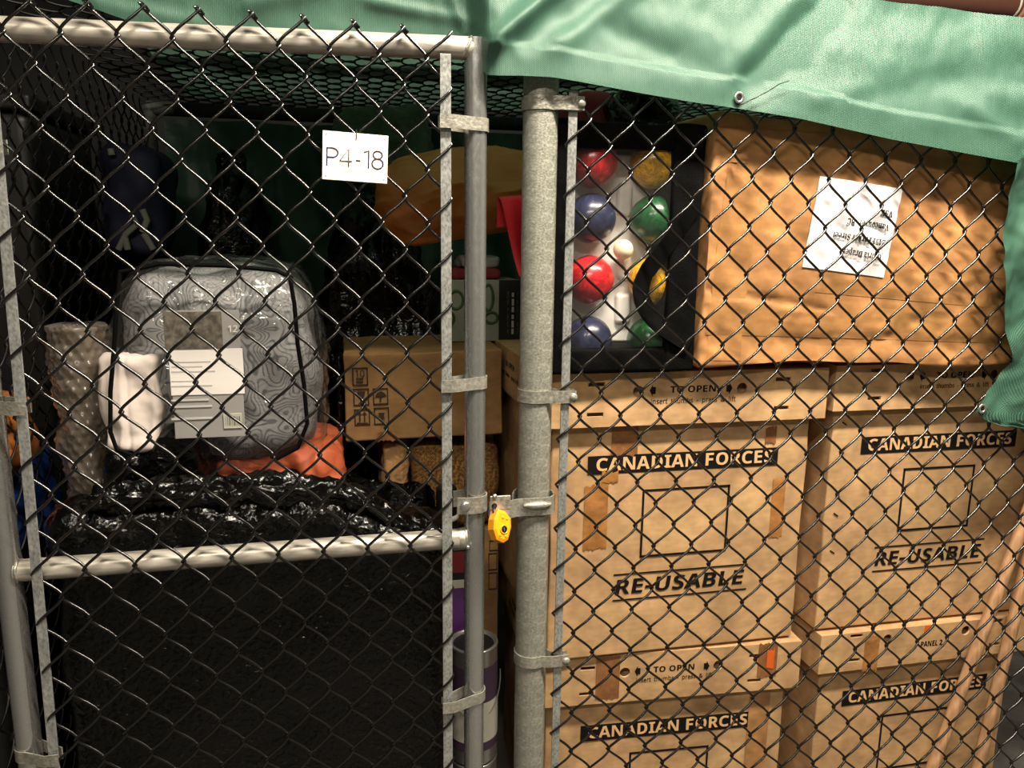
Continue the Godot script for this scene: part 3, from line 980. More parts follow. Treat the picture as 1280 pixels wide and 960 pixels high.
	# the same wording on the side of the lid
	if kind != 3:
		var side := Transform3D(Basis(Vector3.UP, -PI / 2), Vector3(-lw / 2 - 0.0002, yb, 0))
		letters("lettering", "TO OPEN", bold, 0.0105, 0.078, side * Transform3D(Basis(), Vector3(0, 0.056, 0)), M.print_brown, lid)
		letters("lettering", "insert  thumbs  -  press  &  lift", plain, 0.008, 0.146, side * Transform3D(Basis(), Vector3(0, 0.036, 0)), M.print_brown, lid)
	return o

func ragged(w: float, h: float, s_: int, xf: Transform3D) -> Shape:       # a strip of tape with torn ends
	var q := noise(60.0, 2, FastNoiseLite.TYPE_SIMPLEX_SMOOTH, s_)
	var p := PackedVector2Array()
	for i in 13:
		p.append(Vector2(lerpf(-w / 2, w / 2, i / 12.0), -h / 2 + q.get_noise_1d(i * 0.02) * 0.006))
	for i in 13:
		p.append(Vector2(lerpf(w / 2, -w / 2, i / 12.0), h / 2 + q.get_noise_1d(i * 0.02 + 3.0) * 0.006))
	var s := Shape.new()
	s.plate(p, 0.0, 0.0006, xf)
	return s

func army_boxes() -> void:
	var tl := army_box(Vector3(0.537, 0.503, -0.065), 0.454, 0.406, 0.086, 0.50, 0.0, 1.0, "tan record box directly under the black ball bag, right of the post", 0)
	var tr := army_box(Vector3(1.027, 0.508, -0.068), 0.431, 0.411, 0.078, 0.40, 0.0, 0.95, "tan record box below the hanging corner of the green tarp", 1)
	var bl := army_box(Vector3(0.540, 0.0, -0.082), 0.445, 0.409, 0.090, 0.48, -0.055, 0.955, "tan record box at the stack bottom with a brown tape strip down its lid", 2)
	var br := army_box(Vector3(1.040, 0.0, -0.070), 0.415, 0.429, 0.075, 0.40, 0.0, 0.94, "tan record box marked PANEL 2 behind the two leaning wooden poles", 3)
	var stick := func(o: Node3D, called: String, x: float, y: float, w: float, h: float, m: String, seed_: int, z: float) -> void:
		part(called, ragged(w, h, seed_, Transform3D(Basis(), Vector3(x, y, z))), M[m], o)
	stick.call(tl, "tape", -0.150, 0.250, 0.040, 0.11, "tape", 3, 0.2508)
	stick.call(tl, "tape", -0.128, 0.318, 0.028, 0.020, "tape", 14, 0.2515)
	stick.call(tl, "tape", -0.105, 0.378, 0.045, 0.05, "tape_dark", 4, 0.2508)
	stick.call(tl, "tape", 0.155, 0.376, 0.020, 0.03, "tape_dark", 5, 0.2508)
	stick.call(tl, "tape", 0.178, 0.245, 0.024, 0.105, "tape", 6, 0.2508)
	stick.call(bl, "tape", -0.118, 0.458, 0.042, 0.082, "tape_dark", 8, 0.2572)
	stick.call(bl, "tape", 0.175, 0.468, 0.036, 0.064, "tape_dark", 9, 0.2572)
	stick.call(bl, "tag", 0.180, 0.470, 0.014, 0.036, "orange_ink", 10, 0.2582)
	stick.call(bl, "tape", 0.175, 0.27, 0.040, 0.28, "clear_tape", 11, 0.2412)
	stick.call(br, "tape", -0.118, 0.460, 0.030, 0.070, "tape", 12, 0.2172)
	for y in [0.385, 0.335, 0.255, 0.22, 0.15]:
		var s := Shape.new()
		s.box(Vector3(-0.195, y, 0.2012), Vector3(0.011, 0.002, 0.0012), 0.0004, Basis(Vector3.BACK, -0.6))
		part("staple", s, M.dark_steel, tr)

func top_carton() -> void:
	var z := -0.014
	var bl := at(871, 464, z)
	var br := at(1262, 456, z)
	var w := 0.640
	var h := 0.385
	var d := 0.42
	var turn := Basis(Vector3.BACK, -0.020)
	var o := thing("taped_carton", "large crumpled tan carton wrapped in packing tape, white upside down address sheet on its front", "cardboard box", Vector3(bl.x + w / 2, 0.998, z - d / 2), turn)
	var a := noise(3.0, 2, FastNoiseLite.TYPE_SIMPLEX_SMOOTH, 101)
	var b := noise(9.0, 2, FastNoiseLite.TYPE_SIMPLEX_SMOOTH, 103)
	var folds := [[Vector2(-0.31, -0.07), Vector2(-0.20, -0.085), 0.006, -0.004], [Vector2(-0.20, -0.085), Vector2(-0.10, -0.10), 0.007, -0.004], [Vector2(-0.30, 0.10), Vector2(-0.26, 0.14), 0.006, 0.004], [Vector2(-0.29, 0.13), Vector2(-0.18, 0.125), 0.005, 0.003], [Vector2(-0.31, 0.155), Vector2(0.31, 0.14), 0.012, -0.004], [Vector2(0.0, -0.15), Vector2(0.1, -0.10), 0.008, -0.003], [Vector2(0.14, 0.06), Vector2(0.20, -0.12), 0.010, -0.003], [Vector2(-0.30, -0.15), Vector2(0.30, -0.155), 0.015, -0.004]]
	var wrinkle := func(p: Vector3, n: Vector3) -> Vector3:
		var dent := 0.0
		for q in folds:
			var along: Vector2 = q[1] - q[0]
			var t := clampf((Vector2(p.x, p.y) - q[0]).dot(along) / along.length_squared(), 0.0, 1.0)
			var e: float = (Vector2(p.x, p.y) - (q[0] + along * t)).length() / q[2]
			dent += q[3] * exp(-e * e)
		return n * (a.get_noise_3dv(p) * 0.010 + b.get_noise_3d(p.x, p.y * 3.0, p.z) * 0.0014 - 0.004 + (dent if n.z > 0.7 else 0.0))
	var s := Shape.new()
	s.soft_box(Vector3(w, h, d), 0.008, 2, 60, wrinkle, Transform3D(Basis(), Vector3(0, h / 2, 0)))
	var body := part("body", s, M.card_old, o)
	# lengths of packing tape pressed onto the crumpled front
	var lay := func(x: float, y: float, wide: float, tall: float, tilt: float, lift: float) -> Shape:
		var q := Shape.new()
		var rows := []
		for i in 25:
			var row := PackedVector3Array()
			for j in 25:
				var r := Vector2((j / 24.0 - 0.5) * wide, (i / 24.0 - 0.5) * tall).rotated(tilt) + Vector2(x, y)
				r.x = clampf(r.x, -w / 2 + 0.012, w / 2 - 0.012)
				r.y = clampf(r.y, -h / 2 + 0.012, h / 2 - 0.012)
				var p := Vector3(r.x, r.y, d / 2)
				row.append(p + wrinkle.call(p, Vector3.BACK) + Vector3(0, h / 2, lift))
			rows.append(row)
		q.grid(rows, false, true)
		return q
	for t in [[-0.05, 0.145, 0.56, 0.05, 0.01], [0.27, 0.0, 0.05, 0.34, 0.05], [-0.05, -0.12, 0.56, 0.05, -0.02], [-0.27, -0.03, 0.06, 0.30, -0.03], [0.10, -0.06, 0.45, 0.05, -0.06]]:
		part("packing_tape", lay.call(t[0], t[1], t[2], t[3], t[4], 0.0005), M.clear_tape, o)
	var c := turn.inverse() * (at(1068, 285, z + 0.003) - o.position)
	var sheet: MeshInstance3D = part("address_sheet", lay.call(c.x, c.y - h / 2, 0.146, 0.138, -0.092, 0.0020), M.white_paper, o)
	var face := Transform3D(Basis(Vector3.BACK, PI - 0.11), Vector3(c.x, c.y, d / 2 + 0.0036))
	var k := 0
	for q in [["V5K  2S9", 0.030, 0.048], ["Vancouver, BC", 0.009, 0.075], ["2451 Parker Street", -0.015, 0.094], ["Gloria Draper", -0.038, 0.070]]:
		letters("lettering", q[0], serif, 0.0100, q[2], face * Transform3D(Basis(), Vector3(-0.062 + q[2] / 2 + 0.010 * k * 0.15, -q[1], 0.0)), M.print, sheet)
		k += 1
	letters("lettering", "CIS  ETC", serif, 0.013, 0.09, Transform3D(Basis(Vector3.UP, -PI / 2) * Basis(Vector3.BACK, -PI / 2), Vector3(-w / 2 - 0.002, h / 2 - 0.03, d / 2 - 0.035)), M.print_brown, body)

# ---------------------------------------------------------------- bocce balls

func bocce_bag() -> void:
	var p0 := at(696, 148, -0.022)
	var p1 := at(866, 464, -0.022)
	var w := 0.230
	var h := p0.y - p1.y
	var c := Vector3(p0.x + w / 2, p1.y, -0.082)
	var o := thing("ball_bag", "black fabric carry bag with clear window showing coloured balls, standing on the record box", "bag", c)
	var wl := at(722, 184, -0.022) - c
	var wr := at(831, 434, -0.022) - c
	var d := 0.12
	var soft := crumple(0.004, 9.0, 111)
	var s := Shape.new()
	s.soft_box(Vector3(w, h, 0.03), 0.012, 2, 12, soft, Transform3D(Basis(), Vector3(0, h / 2, -d / 2 + 0.015)))
	part("back", s, M.black_fabric, o)
	# sides and the frame round the window
	for q in [[Vector3(-w / 2, 0, 0), Vector3(wl.x, h, 0)], [Vector3(wr.x, 0, 0), Vector3(w / 2, h, 0)], [Vector3(wl.x - 0.004, 0, 0), Vector3(wr.x + 0.004, wr.y, 0)], [Vector3(wl.x - 0.004, wl.y, 0), Vector3(wr.x + 0.004, h, 0)]]:
		s = Shape.new()
		var a: Vector3 = q[0]
		var b: Vector3 = q[1]
		s.soft_box(Vector3(b.x - a.x, b.y - a.y, d - 0.012), 0.006, 2, 8, crumple(0.003, 11.0, 113), Transform3D(Basis(), Vector3((a.x + b.x) / 2, (a.y + b.y) / 2, 0.006)))
		part("window_border", s, M.black_fabric, o)
	s = Shape.new()
	s.quad(Vector3(wl.x, wr.y, d / 2 - 0.006), Vector3(wr.x, wr.y, d / 2 - 0.006), Vector3(wr.x, wl.y, d / 2 - 0.006), Vector3(wl.x, wl.y, d / 2 - 0.006))
	part("window", s, M.clear_flat, o, Transform3D(), "clear plastic window")
	s = Shape.new()
	s.soft_box(Vector3(wr.x - wl.x + 0.002, wl.y - wr.y, 0.03), 0.004, 2, 1, null, Transform3D(Basis(), Vector3((wl.x + wr.x) / 2, (wl.y + wr.y) / 2, -0.022)))
	part("tray", s, M.tray_white, o, Transform3D(), "white plastic tray")
	for q in [[778, 250], [776, 385], [778, 330]]:
		s = Shape.new()
		var m := at(q[0], q[1], -0.095) - c
		s.soft_box(Vector3(0.026, 0.05, 0.03), 0.008, 3, 1, null, Transform3D(Basis(), m))
		part("tray_rib", s, M.tray_white, o)
	# loose webbing strap across the window
	var mid := [at(868, 262, -0.018), at(848, 288, -0.016), at(826, 318, -0.014), at(806, 345, -0.013), at(802, 372, -0.014), at(818, 400, -0.015), at(842, 418, -0.017), at(862, 432, -0.020)]
	var rows := []
	for i in 29:
		var t := i / 28.0 * (mid.size() - 1)
		var k := mini(int(t), mid.size() - 2)
		var a: Vector3 = mid[maxi(k - 1, 0)]
		var dd: Vector3 = mid[mini(k + 2, mid.size() - 1)]
		var p: Vector3 = mid[k].cubic_interpolate(mid[k + 1], a, dd, t - k) - c
		var dir: Vector3 = (mid[k + 1] - mid[k]).normalized()
		var side := Vector3(dir.y, -dir.x, 0.25).normalized() * (0.011 + 0.004 * sin(PI * i / 28.0))
		rows.append(PackedVector3Array([p - side, p + side, p + side - Vector3(0, 0, 0.0016), p - side - Vector3(0, 0, 0.0016), p - side]))
	s = Shape.new()
	s.grid(rows, true, true)
	s.smooth()
	part("strap", s, M.black_web, o)
	# the balls: marbled, in two columns
	var tone := {"red": Color(0.86, 0.13, 0.16), "yellow": Color(0.97, 0.74, 0.06), "blue": Color(0.17, 0.19, 0.31), "green": Color(0.10, 0.36, 0.19)}
	for n in tone:
		mat("ball_" + n, tone[n], 0.28, 0.0, {"tex": T.marble, "uv": Vector3(2, 1, 1), "coat": 0.3})
	var where := [[741, 203, "red", "red marbled ball top left in the bag window"], [818, 205, "yellow", "yellow marbled ball in the top corner of the bag window"], [739, 273, "blue", "dark blue marbled ball directly under the upper red ball"], [817, 275, "green", "green marbled ball directly under the upper yellow ball"],
		[737, 350, "red", "red marbled ball between the two dark blue balls"], [815, 351, "yellow", "yellow marbled ball crossed by the black strap"], [735, 425, "blue", "dark blue marbled ball at the bottom of the bag window"], [813, 425, "green", "green marbled ball at the bottom edge of the bag window below the strap"]]
	var sphere := PackedVector2Array()
	for i in 25:
		var a := PI * i / 24.0
		sphere.append(Vector2(maxf(0.0001, sin(a)), -cos(a)))
	var r := 0.0375
	var g := Shape.new()
	var prof := PackedVector2Array()
	for q in sphere:
		prof.append(q * r)
	g.lathe(prof, 40)
	var gm := g.mesh()
	var turn := 0.0
	for q in where:
		turn += 1.3
		var b := part("bocce_ball", gm, M["ball_" + q[2]], null, Transform3D(Basis.from_euler(Vector3(turn * 0.7, turn, turn * 0.4)), at(q[0], q[1], -0.068)))
		tag(b, q[3], "ball", "coloured balls in the black bag")
	var ps := Shape.new()
	prof = PackedVector2Array()
	for q in sphere:
		prof.append(q * 0.0155)
	ps.lathe(prof, 28)
	tag(part("target_ball", ps, M.cream, null, Transform3D(Basis(), at(779, 312, -0.060))), "small cream ball between the coloured balls in the bag window", "ball")

# ---------------------------------------------------------------- left of the post

func comforter_bag() -> void:
	var q := lump(Vector2(128, 338), Vector2(398, 580), -0.16, 0.24)
	var c: Vector3 = q[0]
	var size: Vector3 = q[1]
	var o := thing("comforter_bag", "grey damask comforter in a clear zipped plastic bag with black piping and paper inserts", "bedding", c - Vector3(0, size.y / 2, 0))
	var off := Transform3D(Basis(), Vector3(0, size.y / 2, 0))
	var puff := func(p: Vector3, d: Vector3) -> Vector3:
		var u := p / (size / 2)
		return d * 0.022 * (1.0 - 0.5 * u.x * u.x - 0.5 * u.y * u.y) - Vector3(0.018 * u.x * maxf(u.y, 0), 0, 0)
	var lum := crumple(0.010, 9.0, 121)
	var s := Shape.new()
	s.soft_box(size - Vector3(0.02, 0.02, 0.03), 0.055, 5, 34, func(p, d): return puff.call(p, d) + lum.call(p, d), off)
	part("comforter", s, M.damask, o)
	var lum2 := crumple(0.004, 14.0, 127, 0.003, 16.0)
	s = Shape.new()
	s.soft_box(size, 0.05, 5, 40, func(p, d): return puff.call(p, d) + lum2.call(p, d) + d * 0.004, off)
	part("clear_cover", s, M.clear_vinyl, o)
	var sheet_fold := crumple(0.006, 11.0, 131, 0.002, 16.0)
	var white := lump(Vector2(120, 446), Vector2(203, 564), -0.133, 0.05)
	s = Shape.new()
	s.soft_box(white[1], 0.012, 3, 26, func(p: Vector3, n: Vector3): return n * (0.0025 * exp(-pow((p.x + 0.012 - p.y * 0.06) / 0.004, 2.0)) - 0.002 * exp(-pow((p.x + 0.004) / 0.003, 2.0))) + sheet_fold.call(p, n), Transform3D(Basis(), white[0] - o.position))
	part("folded_sheet", s, M.white_cotton, o, Transform3D(), "folded white sheet inside the bag")
	for line in [[[150, 338], [146, 380], [143, 430], [138, 490], [138, 540], [146, 562], [168, 570]], [[362, 345], [368, 380], [372, 430], [380, 480], [384, 530], [372, 560], [345, 574]], [[150, 340], [200, 330], [280, 332], [345, 338], [366, 348]]]:
		var path := PackedVector3Array()
		for p in line:
			path.append(at(p[0], p[1], -0.122) - o.position)
		s = Shape.new()
		s.tube(path, 0.0032, 8)
		part("piping", s, M.black_web, o)
	# paper inserts behind the vinyl
	var z := -0.118
	var flat := func(called: String, x0: float, y0: float, x1: float, y1: float, m: String, lift: float) -> void:
		var k := lump(Vector2(x0, y0), Vector2(x1, y1), z + lift, 0.0012)
		var t := Shape.new()
		t.box(k[0] - o.position, k[1], 0.0003)
		part(called, t, M[m], o)
	flat.call("insert_card", 208, 388, 307, 545, "card_grey", 0.0)
	flat.call("insert_card", 210, 437, 306, 492, "card_pale", 0.0012)
	flat.call("photo_insert", 203, 390, 279, 436, "photo_print", 0.0020)
	flat.call("barcode_label", 279, 517, 303, 535, "label_white", 0.0020)
	for i in 9:
		flat.call("barcode_line", 282 + i * 2.1, 520, 282.6 + i * 2.1 + (i % 3) * 0.4, 532, "print", 0.0028)
	for y in [452, 458, 464, 476, 482, 500, 508, 523]:
		flat.call("text_line", 214, y, 245 + (y * 7) % 26, y + 0.9, "text_grey", 0.0016)
	letters("lettering", "12", plain, 0.010, 0.0, Transform3D(Basis(), at(291, 411, z + 0.0024) - o.position), M.card_pale, o)

func left_contents() -> void:
	# the big black liner in front, behind the gate
	var a := at(66, 800, -0.06)
	var b := at(563, 800, -0.06)
	var top := at(300, 622, -0.09).y
	var d := 0.28
	var size := Vector3(b.x - a.x, top, d)
	var o := thing("black_liner_bin", "tall bin wrapped in a glossy black plastic liner, crumpled at its rim, behind the gate", "bin", Vector3((a.x + b.x) / 2, 0, -0.062 - d / 2))
	var lo := crumple(0.010, 5.0, 141, 0.0, 10.0)
	var hi := crumple(0.010, 6.0, 143, 0.006, 9.0)
	var fold_noise := noise(9.0, 3, FastNoiseLite.TYPE_SIMPLEX_SMOOTH, 145)
	var up_folds := func(p: Vector3, n: Vector3) -> Vector3: return n * ((0.5 - absf(fold_noise.get_noise_3d(p.x * 1.8, p.y * 0.9, p.z)) * 2.2) * 0.010)
	var s := Shape.new()
	s.soft_box(size, 0.035, 4, 60, func(p: Vector3, n: Vector3):
		var k := smoothstep(top * 0.16, top * 0.5, p.y)
		return lo.call(p, n) * 0.7 + up_folds.call(p, n) * k + Vector3(0, -0.055 * k * smoothstep(0.06, 0.24, p.x) - (0.05 if n.y > 0.5 and p.z < 0.06 else 0.0) * smoothstep(0.06, 0.0, p.z), 0), Transform3D(Basis(), Vector3(0, top / 2, 0)))
	part("liner", s, M.black_plastic, o)
	# the gathered rim: folded plastic running round the top
	var rim := noise(7.0, 2, FastNoiseLite.TYPE_SIMPLEX_SMOOTH, 147)
	var rows := []
	for i in 161:
		var t := i / 160.0
		var x := lerpf(112, 552, t)
		var y := 634.0 - 16.0 * sin(PI * minf(1.0, t * 1.15)) + 46.0 * smoothstep(0.74, 1.0, t)
		var cc := at(x, y, -0.062) - o.position
		var ring := PackedVector3Array()
		for j in 25:
			var g := TAU * j / 24.0
			var rr := 0.022 * (1.0 + 0.55 * rim.get_noise_3d(cc.x * 2.4, cos(g) * 0.16, sin(g) * 0.16)) + 0.005 * (1.0 - 3.0 * absf(rim.get_noise_3d(cc.x * 2.2, cos(g) * 0.25 + 3.0, sin(g) * 0.25)))
			ring.append(cc + Vector3(0.0, sin(g) * rr * 1.0, cos(g) * rr * 0.85 - 0.022))
		rows.append(ring)
	s = Shape.new()
	s.grid(rows, true, true)
	s.smooth()
	part("gathered_rim", s, M.black_plastic, o)
	# loose black bag bunched behind the rim at the left
	var q := lump(Vector2(118, 556), Vector2(262, 640), -0.13, 0.10)
	o = thing("loose_black_bag", "loose black plastic bag bunched up below the white folded sheet", "plastic bag", Vector3(q[0].x, q[0].y - q[1].y / 2, q[0].z))
	s = Shape.new()
	s.soft_box(q[1], 0.03, 4, 34, func(p, n): return hi.call(p * 1.3, n) + Vector3(0, 0.045 * smoothstep(-0.05, 0.08, p.x) * smoothstep(0.0, 0.03, p.y) - 0.01, 0), Transform3D(Basis(), Vector3(0, q[1].y / 2, 0)))
	part("bag", s, M.black_plastic, o)
	# bubble wrap roll
	var r0 := at(97, 404, -0.20)
	var r1 := at(121, 668, -0.20)
	var axis := (r0 - r1)
	o = thing("bubble_wrap_roll", "upright roll wrapped in bubble wrap between the side mesh and the comforter", "roll", Vector3(r1.x, r1.y - 0.0, r1.z))
	var up := axis.normalized()
	var bs := Basis(up.cross(Vector3.BACK).normalized() * -1.0, up, Vector3.ZERO)
	bs.z = bs.x.cross(bs.y)
	var dent := noise(12.0, 2, FastNoiseLite.TYPE_SIMPLEX_SMOOTH, 151)
	rows = []
	for i in 161:
		var t := i / 160.0
		var ring := PackedVector3Array()
		for j in 73:
			var g := TAU * j / 72.0
			var hump := maxf(0.0, sin(g * 17.0 + (PI if int(t * 26.0) % 2 else 0.0)) * sin(fposmod(t * 26.0, 1.0) * PI))
			var rr := lerpf(0.030, 0.043, t) + 0.0034 * hump + 0.011 * dent.get_noise_3d(cos(g) * 0.05, t * 0.4, sin(g) * 0.05)
			if i == 0 or i == 160:
				rr *= 0.55
			ring.append(bs * Vector3(cos(g) * rr, t * axis.length(), -sin(g) * rr))
		rows.append(ring)
	s = Shape.new()
	s.grid(rows, true, true)
	part("bubble_wrap", s, M.bubble, o)
	s = Shape.new()
	s.tube(PackedVector3Array([bs * Vector3(0, 0.004, 0), bs * Vector3(0, axis.length() - 0.01, 0)]), PackedFloat32Array([0.026, 0.036]), 24)
	part("core", s, M.tan_core, o)
	# orange cloth behind the rim
	q = lump(Vector2(266, 570), Vector2(424, 624), -0.19, 0.20)
	o = thing("orange_cloth_bundle", "bright orange cloth bundle under the comforter, behind the black rim", "cloth", Vector3(q[0].x, q[0].y - q[1].y / 2, q[0].z))
	s = Shape.new()
	s.soft_box(q[1], 0.034, 4, 34, crumple(0.010, 10.0, 161, 0.008, 14.0), Transform3D(Basis(), Vector3(0, q[1].y / 2, 0)))
	part("cloth", s, M.orange_cloth, o)
	# neighbour's bundles and the added dark totes beyond the side mesh
	var bn := at(26, 640, -0.30)
	var th := at(26, 700, -0.30).y
	for k in 2:  # dark totes added here; the tall one hides the lit left wall
		o = thing("added_tote", ["added dark tote low behind the gate's hinge side, under the blue bag", "tall dark tote added beyond the side mesh to hide the lit left wall"][k], "storage tote", Vector3(-0.72 - 0.03 * k, 0, -0.34 - 0.42 * k), Basis(), "added dark totes beyond the side mesh")
		var hh := th if k == 0 else 1.45
		s = Shape.new()
		s.soft_box(Vector3(0.36, hh - 0.03, 0.38), 0.02, 3, 1, null, Transform3D(Basis(), Vector3(0, (hh - 0.03) / 2, 0)))
		part("tub", s, M.black_print_box, o)
		s = Shape.new()
		s.soft_box(Vector3(0.38, 0.03, 0.40), 0.008, 2, 1, null, Transform3D(Basis(), Vector3(0, hh - 0.015, 0)))
		part("lid", s, M.vinyl_dull, o)
	o = thing("blue_cloth_bag", "bright blue cloth bag beyond the side mesh, behind the gate's hinge side", "bag", Vector3(-0.66, th, -0.34))
	s = Shape.new()
	s.soft_box(Vector3(0.22, bn.y + 0.055 - th, 0.3), 0.04, 4, 30, crumple(0.016, 8.0, 171, 0.008), Transform3D(Basis(), Vector3(0, (bn.y + 0.055 - th) / 2, 0)))
	part("sack", s, M.blue_cloth, o)
	o = thing("orange_strap_bundle", "orange brown cloth bundle lying on top of the blue bag", "cloth", Vector3(-0.65, bn.y + 0.06, -0.33))
	s = Shape.new()
	s.soft_box(Vector3(0.20, 0.12, 0.22), 0.045, 4, 24, crumple(0.014, 10.0, 173, 0.008), Transform3D(Basis(), Vector3(0, 0.06, 0)))
	part("cloth", s, M.orange_plastic, o)

func middle_contents() -> void:
	# carton with handling marks
	var z := -0.34
	var a := at(430, 442, z)
	var b := at(436, 551, z)
	var r := at(628, 540, z)
	var w := r.x - a.x
	var h := a.y - b.y
	var d := 0.26
	var base := Vector3(a.x + w / 2, b.y, z - d / 2)
	var o := thing("marked_carton", "brown carton printed with handling symbols, seen behind the gate's right stile", "cardboard box", base, Basis(Vector3.BACK, 0.012))
	var s := Shape.new()
	s.soft_box(Vector3(w, h, d), 0.004, 2, 10, crumple(0.002, 8.0, 181), Transform3D(Basis(), Vector3(0, h / 2, 0)))
	var body := part("body", s, M.card_dull, o)
	var f := d / 2 + 0.0022
	var loc := func(x: float, y: float) -> Vector3:
		var p := at(x, y, z) - base
		return Vector3(p.x, p.y, f)
	var frame := func(x0: float, y0: float, x1: float, y1: float) -> void:
		for q in [[x0, y0, x1, y0], [x0, y1, x1, y1], [x0, y0, x0, y1], [x1, y0, x1, y1]]:
			var t := Shape.new()
			var p: Vector3 = loc.call(q[0], q[1])
			var e: Vector3 = loc.call(q[2], q[3])
			t.box((p + e) / 2, Vector3(absf(e.x - p.x) + 0.0017, absf(e.y - p.y) + 0.0017, 0.0008), 0.0002)
			part("symbol_frame", t, M.print_brown, body)
	var poly := func(pts: Array) -> void:
		var t := Shape.new()
		var out := PackedVector2Array()
		for q in pts:
			var p: Vector3 = loc.call(q[0], q[1])
			out.append(Vector2(p.x, p.y))
		if Geometry2D.is_polygon_clockwise(out):
			out.reverse()
		t.plate(out, f, f + 0.0008)
		part("symbol", t, M.print_brown, body)
	frame.call(442, 459, 460, 480)
	letters("symbol", "10", plain, 0.0125, 0.0, Transform3D(Basis(), loc.call(450.5, 465.5)), M.print_brown, body)
	poly.call([[446, 471], [455, 471], [455, 473], [446, 473]])
	poly.call([[446, 475], [455, 475], [455, 477], [446, 477]])
	frame.call(443, 485, 461, 505)
	poly.call([[447, 488], [457, 488], [456, 494], [453, 497], [453, 501], [456, 503], [448, 503], [451, 501], [451, 497], [448, 494]])
	frame.call(467.5, 485, 485, 504)
	poly.call([[469, 495], [472, 490], [477, 488], [481, 490], [484, 494], [477, 495], [477, 501], [475, 501], [475, 495]])
	frame.call(444, 511, 462, 530)
	poly.call([[449, 526], [449, 517], [447, 517], [450, 513], [453, 517], [451, 517], [451, 526]])
	poly.call([[455, 526], [455, 517], [453, 517], [456, 513], [459, 517], [457, 517], [457, 526]])
	poly.call([[446, 527], [460, 527], [460, 529], [446, 529]])
	frame.call(468.5, 509, 486, 529)
	poly.call([[473, 515], [481, 515], [480, 519], [481, 523], [473, 523], [474, 519]])
	part("tape", ragged(0.034, 0.020, 5, Transform3D(Basis(), loc.call(483, 544) + Vector3(0, 0, 0.0004))), M.tape_dark, body)
	# black plastic round its left edge
	var e := lump(Vector2(418, 446), Vector2(432, 562), z - 0.02, 0.25)
	o = thing("dark_plastic_wrap", "sheet of glossy black plastic tucked along the left edge of the marked carton", "plastic sheet", e[0] - Vector3(0, e[1].y / 2, 0))
	s = Shape.new()
	s.soft_box(e[1] - Vector3(0.003, 0, 0), 0.006, 2, 20, crumple(0.003, 20.0, 183, 0.002, 30.0), Transform3D(Basis(), Vector3(0, e[1].y / 2, 0)))
	part("sheet", s, M.black_plastic, o)
	# burlap sack and kraft paper under the carton
	var top := b.y - 0.012
	var gt := at(615, 668, z).y
	o = thing("gap_carton", "brown carton with printed squares seen in the gap left of the post", "cardboard box", Vector3(at(600, 700, z).x, 0, z - 0.13))
	s = Shape.new()
	var gw := at(627, 700, z).x - at(573, 700, z).x
	s.box(Vector3(0, gt / 2, 0), Vector3(gw, gt, 0.20), 0.003)
	part("body", s, M.card_dull, o)
	for q2 in [[612, 676, 623, 688], [611, 692, 621, 712], [611, 716, 621, 736]]:
		for k in 4:
			var e0 := at(q2[0] if k != 1 else q2[2], q2[1] if k != 3 else q2[3], z - 0.03)
			var e1 := at(q2[2] if k != 0 else q2[0], q2[3] if k != 2 else q2[1], z - 0.03)
			s = Shape.new()
			s.box((e0 + e1) / 2 - o.position + Vector3(0, 0, 0.0004), Vector3(absf(e1.x - e0.x) + 0.0014, absf(e1.y - e0.y) + 0.0014, 0.001), 0.0002)
			part("printed_frame", s, M.print_brown, o)
	o = thing("burlap_sack", "golden brown rough burlap sack between the marked carton and the gap carton below", "sack", Vector3(at(572, 600, z).x, gt, z - 0.135))
	s = Shape.new()
	var sw := at(626, 600, z).x - at(516, 600, z).x
	s.soft_box(Vector3(sw, top - 0.01 - gt, 0.22), 0.03, 4, 30, crumple(0.006, 8.0, 191), Transform3D(Basis(), Vector3(0, (top - 0.01 - gt) / 2, 0)))
	part("sack", s, M.burlap, o)
	o = thing("kraft_paper_bag", "crumpled brown kraft paper bag left of the burlap sack", "paper bag", Vector3(at(500, 600, z).x - 0.004, 0, z - 0.135))
	s = Shape.new()
	s.soft_box(Vector3(0.045, top - 0.004, 0.22), 0.018, 3, 30, crumple(0.008, 12.0, 193, 0.005, 18.0), Transform3D(Basis(), Vector3(0, (top - 0.004) / 2, 0)))
	part("bag", s, M.kraft, o)
	# black cap bottle
	var cp := at(558, 612, -0.26)
	o = thing("black_bottle", "black capped bottle with a white collar in front of the burlap sack", "bottle", Vector3(cp.x, 0, cp.z))
	s = Shape.new()
	s.lathe(PackedVector2Array([Vector2(0.0001, 0.0), Vector2(0.026, 0.0), Vector2(0.028, 0.01), Vector2(0.028, cp.y - 0.10), Vector2(0.020, cp.y - 0.060), Vector2(0.020, cp.y - 0.055)]), 24)
	part("body", s, M.black_print_box, o)
	s = Shape.new()
	s.lathe(PackedVector2Array([Vector2(0.020, cp.y - 0.056), Vector2(0.023, cp.y - 0.054), Vector2(0.023, cp.y - 0.048), Vector2(0.019, cp.y - 0.046)]), 24)
	part("collar", s, M.label_white, o, Transform3D(), "white collar ring")
	s = Shape.new()
	s.lathe(PackedVector2Array([Vector2(0.019, cp.y - 0.047), Vector2(0.019, cp.y + 0.002), Vector2(0.016, cp.y + 0.006), Vector2(0.0001, cp.y + 0.006)]), 24)
	part("cap", s, M.print, o)
	# rear tarp and the dark bags
	var rows := []
	var q := noise(4.0, 3, FastNoiseLite.TYPE_SIMPLEX_SMOOTH, 201)
	for i in 50:
		var row := PackedVector3Array()
		for j in 90:
			var x := lerpf(-0.45, 0.75, j / 89.0)
			var y := lerpf(1.49, 0.0, i / 49.0)
			row.append(Vector3(x, y, -1.13 + 0.05 * q.get_noise_2d(x * 1.6, y * 0.7) - 0.02 * sin(x * 14.0) * i / 49.0))
		rows.append(row)
	s = Shape.new()
	s.grid(rows)
